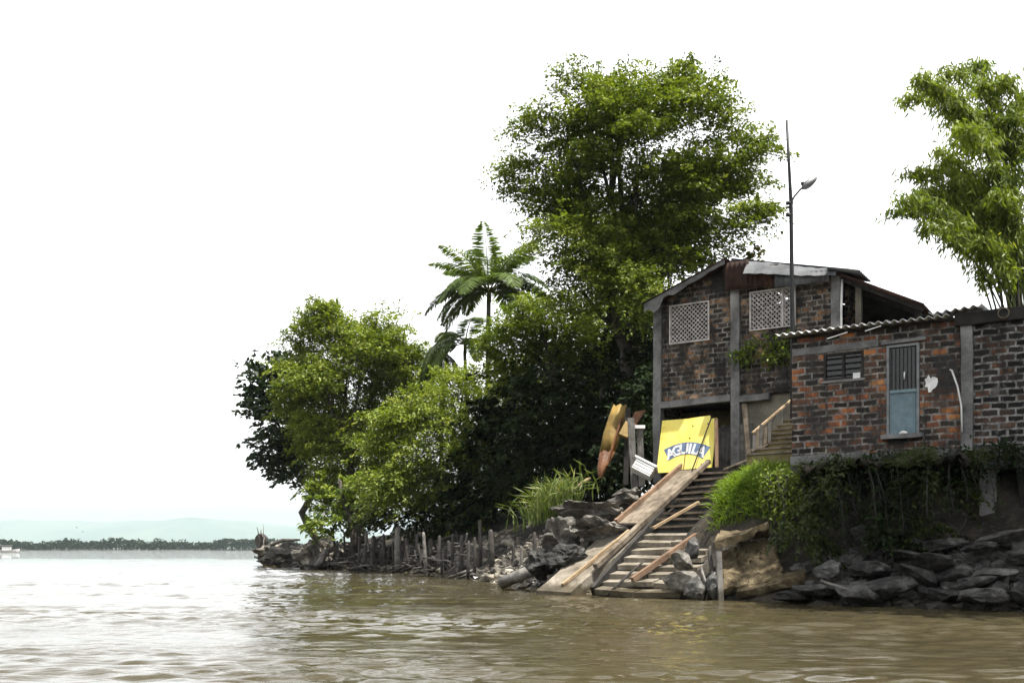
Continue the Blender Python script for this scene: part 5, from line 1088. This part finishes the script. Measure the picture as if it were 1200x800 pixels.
# ------------------------------------------------------------------ stakes along the water below the trees
def shore_pt(px, d=0.3):
    for Y in np.arange(20,80,.1):
        x = (px-600)/F*Y; dd,_ = shore_field(np.array([x]),np.array([Y]))
        if dd[0] > d: return x,Y
rg = random.Random(17)
st = [(396,628),(404,622),(416,618),(427,632),(436,622),(446,628),(455,635),(467,612),(476,625),(487,620),(496,632),(505,626),(514,622),(522,634),(530,620),(541,622),(548,628),(556,624),(562,604),(577,615),(600,632),(612,634),(625,618)]
st = sorted(st+[(400,634),(411,630),(421,625),(431,616),(441,636),(451,620),(461,628),(472,632),(482,634),(491,638),(501,618),(518,638),(526,628),(536,640)])
thick = {467:.16,436:.13,505:.13}
words = 'first second third fourth fifth sixth seventh eighth ninth tenth eleventh twelfth thirteenth fourteenth fifteenth sixteenth seventeenth eighteenth nineteenth'.split()
words = words+['twentieth']+['twenty-'+w_ for w_ in words[:9]]+['thirtieth']+['thirty-'+w_ for w_ in words[:9]]
for i,(px,py) in enumerate(st):
    x,Y = shore_pt(px,.05+rg.random()*.7+(.9 if px > 558 else 0)); top = P(px,py+5,Y); z0 = ground(x,Y)-.35
    r_ = thick.get(px,rg.uniform(.05,.115)); lean = rg.uniform(-7,7) if rg.random() < .3 else rg.uniform(-2,2)
    top.x += lean*Y/F; mb = MB(); mb.tube([(x,Y,z0),((x+top.x)/2+rg.uniform(-.04,.04),Y,(z0+top.z)/2),(top.x,top.y,top.z-.1),tuple(top)],[r_*1.05,r_,r_*.9,r_*.45],8)
    tag(single('stake',mb,M['drift_dark' if i % 7 else 'drift'],f'weathered stake at the waterline, {words[i]} from the tip of the bank','stake',(x,Y,z0)),group='stakes along the waterline')
# driftwood
dw = [((430,592),(470,622),57,.10,'drift','thick pale driftwood branch slanting down behind the stakes'),((437,582),(452,602),57.3,.06,'drift','short pale branch end above the thicker driftwood branch'),((510,590),(486,622),54,.075,'drift','pale forked branch rising to the right behind the stakes'),((425,650),(464,652),54.5,.08,'drift','curved driftwood bough lying low across the stakes'),((405,628),(432,612),57.2,.22,'drift','thick grey trunk lying behind the slanting forked trunk'),((370,664),(392,640),58.4,.20,'drift','grey log leaning on the debris heap near the tip'),((350,650),(385,632),62,.12,'drift_dark','dark branch crossing the debris heap'),((340,640),(376,655),63,.10,'drift','thin grey branch crossing the debris heap'),((318,640),(352,632),73,.14,'drift_dark','long dark log lying on top of the tip of the bank'),((312,662),(330,650),72,.13,'drift_tan','pale tan log bent into the water at the tip'),((328,650),(345,662),71,.16,'drift_tan','second tan log at the tip, sloping towards the trees'),((298,652),(308,660),74.5,.07,'drift_dark','thin dark branch poking from the water at the tip'),((303,645),(304,625),75.5,.09,'drift_dark','small upright dark snag at the tip of the bank'),((311,650),(306,620),75.6,.06,'drift','pale upright snag beside the round log end'),((537,676),(547,655),47.5,.09,'drift','pale leaning stick in the water near the rubble'),((551,668),(552,645),46.5,.12,'drift','white sunlit stick standing among the last stakes'),((496,668),(530,660),47.4,.06,'drift_dark','dark stick lying at the foot of the stakes'),((360,640),(400,652),60,.08,'drift','slender grey branch lying low on the debris heap'),((374,622),(384,606),59,.10,'drift_tan','reddish tan dead frond sticking up by the low green bush')]
for i,(a,b,Y,r_,mt,lb) in enumerate(dw):
    rgn = np.random.default_rng(200+i); pa,pb = P(*a,Y),P(*b,Y+rgn.uniform(-.5,.5)); mb = MB(); q = limb_pts(pa,pb,rgn,.10,5); mb.tube(q,[r_,r_*1.05,r_,r_*.9,r_*.75,r_*.5],7)
    if r_ < .13: mb.tube(limb_pts(q[3],q[3]+(pb-pa)*.35+Vector((rgn.normal()*.3,0,.4)),rgn,.05,3),[r_*.6,r_*.5,r_*.35,r_*.2],6)
    single('driftwood',mb,M[mt],lb,'driftwood',pa)
c = P(306,633,76); mb = MB(); mb.tube([c+Vector((.1,.5,0)),c,c-Vector((.05,.12,0))],[.40,.56,.50],14); mb.tube([c-Vector((.05,.10,0)),c-Vector((.06,.16,0))],[.22,.2],10)
single('log',mb,M['drift_dark'],'round dark log end raised at the very tip of the bank','log',c)
c = P(322,657,73); single('straw_heap',rock_mb(c,(1.0,.7,.45),90,cuts=2,rough=.4),M['haystraw'],'heap of yellow straw and dead leaves washed up at the tip','heap',c)
for i,(px,py,w_,h_,Y,lb) in enumerate(((345,645,30,16,68,'dark debris mound on the tip between the logs'),(378,648,30,22,60.5,'dark debris mound beneath the low green bush'),(325,640,22,10,74,'low dark debris mound by the round log end'))):
    k = Y/F; c = P(px,py+6,Y); single('debris_mound',rock_mb(c,(w_*k,1.5,h_*k),95+i,cuts=3,rough=.5,sub=4),M['rubble'],lb,'mound',c)

# washed-up brushwood: a tangle of sticks nobody could count
def brushwood(label,pxr,dr,Yr,n_,ln,r_,seed,mat):
    rng = np.random.default_rng(seed); mb = MB(); cnt = 0
    while cnt < n_:
        Y = rng.uniform(*Yr,3000); px = rng.uniform(*pxr,3000); X = (px-600)/F*Y; d,_ = shore_field(X,Y); ok = (d > dr[0])&(d < dr[1]); X,Y = X[ok],Y[ok]; Z = height(X,Y)
        for x,y,z in zip(X,Y,Z):
            if cnt >= n_: break
            l = ln*rng.uniform(.5,1.5); d = Vector((rng.normal(),rng.normal()*.5,rng.normal()*.38)).normalized(); a = Vector((x,y,z+rng.uniform(.0,.5))); q = limb_pts(a-d*l/2,a+d*l/2,rng,.05,3); rr_ = r_*rng.uniform(.4,1.5); mb.tube(q,[rr_,rr_,rr_*.8,rr_*.4],5); cnt += 1
    o = mb.build('debris',M[mat]); tag(o,label,None,None,'stuff')
brushwood('tangle of dark sticks and roots among the stakes',(392,560),(-.1,1.8),(46,62),170,1.5,.05,301,'drift_dark')
brushwood('pale broken sticks washed up among the stakes',(392,575),(-.1,1.6),(40,62),70,1.3,.045,302,'drift')
brushwood('heap of grey driftwood sticks on the tip of the bank',(305,395),(-.2,2.5),(57,80),170,1.8,.06,303,'drift')
brushwood('dead twigs and roots under the shaded bank',(945,1150),(.9,2.4),(19,25),110,.7,.016,304,'drift_dark')
# ------------------------------------------------------------------ rocks below the brick house
rk = [(972,668,16,15,21.9,'rock_pale','small pale pointed boulder below the dark creeper curtain'),(1008,697,26,16,20.9,'rock_pale','pale lumpy rock at the water with a stick on it'),(1046,688,30,17,20.6,'rock','flat topped grey block at the water'),(1075,672,26,16,20.6,'rock','tilted block leaning on the flat topped grey block'),(1090,660,22,8,20.4,'rock','thin tilted slab above the leaning block'),(1152,700,28,13,19.2,'rock_pale','large smooth rounded rock at the water on the far right'),(1140,682,26,9,19.7,'rock','low slab behind the large rounded rock'),(1165,672,24,8,19.8,'rock_pale','thin pale slab above the low slabs'),(1180,628,30,7,20.6,'rock_pale','long pale slab highest under the stilts'),(1150,640,22,8,20.6,'rock','dark slab just below the long pale slab'),(1192,655,20,10,19.9,'rock','dark slab edge beneath the stilts'),(1110,697,26,10,20.0,'rock','low dark rock between the blocks and the rounded rock'),(1120,676,24,9,20.4,'rock','flat dark rock above the low dark rock'),(1192,700,18,14,18.9,'rock','dark rock at the edge beside the large rounded rock'),(955,690,24,11,21.7,'rock','low dark rock beside the fallen slab'),(985,688,18,10,21.5,'rock','dark rock under the thin stick'),(1022,668,22,12,21.4,'rock','dark boulder in the shade of the creepers'),(1105,640,26,10,21.4,'rock','dark ledge rock near the stilts'),(925,700,22,9,22.0,'rock','dark wet rock under the fallen slab edge'),(1060,650,24,9,21.3,'rock','dark ledge rock below the door'),(1215,690,24,20,18.7,'rock','big dark rock cut by the frame edge')]
for i,(px,py,w_,h_,Y,mt,lb) in enumerate(rk):
    k = Y/F; c = P(px,py,Y); single('rock',rock_mb(c,(w_*k*1.12,.40+.1*(i%3),h_*k*.82),300+i,rot=(R(-18+7*(i%4)),R([-8,6,-2,24,16,-4,-10,-6,-8,-5,0,4,-6,8,3,-6,5,-4,2,6,0][i]),R(-35+12*(i%5))),cuts=8 if mt == 'rock' else 6,rough=.2),M[mt],lb,'rock',c)
mb = MB(); mb.beam(P(962,680,21.2),P(1000,692,20.6),.045,.04,jit=.008,seg=4,rng=rngp); single('stick',mb,M['drift'],'thin grey stick lying on the pale lumpy rock','stick',P(962,680,21.2))
mb = MB(); mb.slab([P(1095,650,20.6),P(1112,652,20.3),P(1120,656,20.4),P(1102,655,20.7)],.03); single('board',mb,M['drift'],'small pale board lying among the dark rocks','board',P(1095,650,20.6))
# loose rubble: far too many stones to count
def rubble(name,label,pxr,dr,Yr,n_,size,seed,mats):
    rng = np.random.default_rng(seed); mb = MB(); cnt = 0
    ico = bmesh.new(); bmesh.ops.create_icosphere(ico,subdivisions=1,radius=1); iv = [v.co.copy() for v in ico.verts]; iff = [[v.index for v in f.verts] for f in ico.faces]; ico.free()
    while cnt < n_:
        Y = rng.uniform(*Yr,4000); px = rng.uniform(*pxr,4000); X = (px-600)/F*Y; d,_ = shore_field(X,Y); ok = (d > dr[0])&(d < dr[1]); X,Y = X[ok],Y[ok]; Z = height(X,Y)
        for x,y,z in zip(X,Y,Z):
            if cnt >= n_: break
            s = size*rng.lognormal(0,.5); r_ = Vector((s*rng.uniform(.8,1.6),s*rng.uniform(.7,1.2),s*rng.uniform(.4,.9))); Rm = Matrix.Rotation(rng.uniform(0,6.28),4,'Z') @ Matrix.Rotation(rng.uniform(-.5,.5),4,'X')
            mb.add([Rm @ Vector((p_.x*r_.x*rng.uniform(.75,1.2),p_.y*r_.y*rng.uniform(.75,1.2),p_.z*r_.z*rng.uniform(.75,1.2)))+Vector((x,y,z+s*.15)) for p_ in iv],iff); cnt += 1
    o = mb.build(name,M[mats]); tag(o,label,None,None,'stuff')
rubble('rubble','loose stones and broken bits strewn left of the slipway',(545,700),(-.1,3.2),(25,47),900,.085,7,'rubble')
rubble('rubble','dark stones lodged between the rocks under the brick house',(930,1230),(-.1,2.2),(17,23.5),900,.085,8,'rock_pale')
rubble('rubble','small litter and stones along the foot of the stakes',(320,560),(-.2,1.6),(44,78),700,.12,9,'rubble')

# ------------------------------------------------------------------ far boat, bird
Y = 330; c = PZ(9,-.05,Y); t = Thing('motor_boat','tiny white boat far across the water near the far bank','boat',c)
mb = MB(); secs = [(-3.6,.75,.1,.95),(-2,.95,0,.9),(0,1.0,0,.95),(2,.8,.05,1.1),(3.4,.3,.3,1.3),(4.0,.03,.8,1.45)]; vs = []
for x,hw,zb,zt in secs: vs += [c+Vector((x,-hw,zt)),c+Vector((x,-hw*.55,zb)),c+Vector((x,hw*.55,zb)),c+Vector((x,hw,zt))]
fs = []
for i in range(5):
    for k in range(4): fs.append([i*4+k,i*4+(k+1)%4,i*4+4+(k+1)%4,i*4+4+k])
fs += [[3,2,1,0],[20,21,22,23]]; mb.add(vs,fs); t.part('hull',mb,M['white'])
mb = MB(); mb.box(c+Vector((-1.6,-.7,.95)),c+Vector((.9,.7,2.0))); t.part('cabin',mb,M['white'])
mb = MB(); mb.box(c+Vector((-2.2,-.9,2.35)),c+Vector((1.3,.9,2.45))); t.part('canopy',mb,M['fibre'])
for x in (-2,1.1):
    for y_ in (-.8,.8): mb = MB(); mb.beam(c+Vector((x,y_,.9)),c+Vector((x,y_,2.36)),.06,.06); t.part('pole',mb,M['grey_metal'])
def bird(px,py,Y,label,seed):
    c = P(px,py,Y); rg = random.Random(seed); mb = MB()
    mb.tube([c+Vector((-.16,0,0)),c+Vector((-.06,0,.01)),c+Vector((.08,0,.0)),c+Vector((.2,0,-.01))],[.02,.06,.055,.01],6); t = Thing('bird',label,'bird',c); t.part('body',mb,M['rubber'])
    for s in (1,-1):
        mb = MB(); q = [c+Vector((.06,0,.02)),c+Vector((.04,s*.3,.17)),c+Vector((-.02,s*.62,.10)),c+Vector((-.12,s*.3,.13)),c+Vector((-.07,0,.02))]
        mb.add(q+[p_-Vector((0,0,.012)) for p_ in q],[[0,1,2,3,4],[9,8,7,6,5]]+[[k,5+k,5+(k+1)%5,(k+1)%5] for k in range(5)]); t.part('wing',mb,M['rubber'])
bird(90,618,260,'small dark bird flying low over the river before the hills',1)
bird(97,623,290,'smaller dark bird just below the other bird over the river',2)
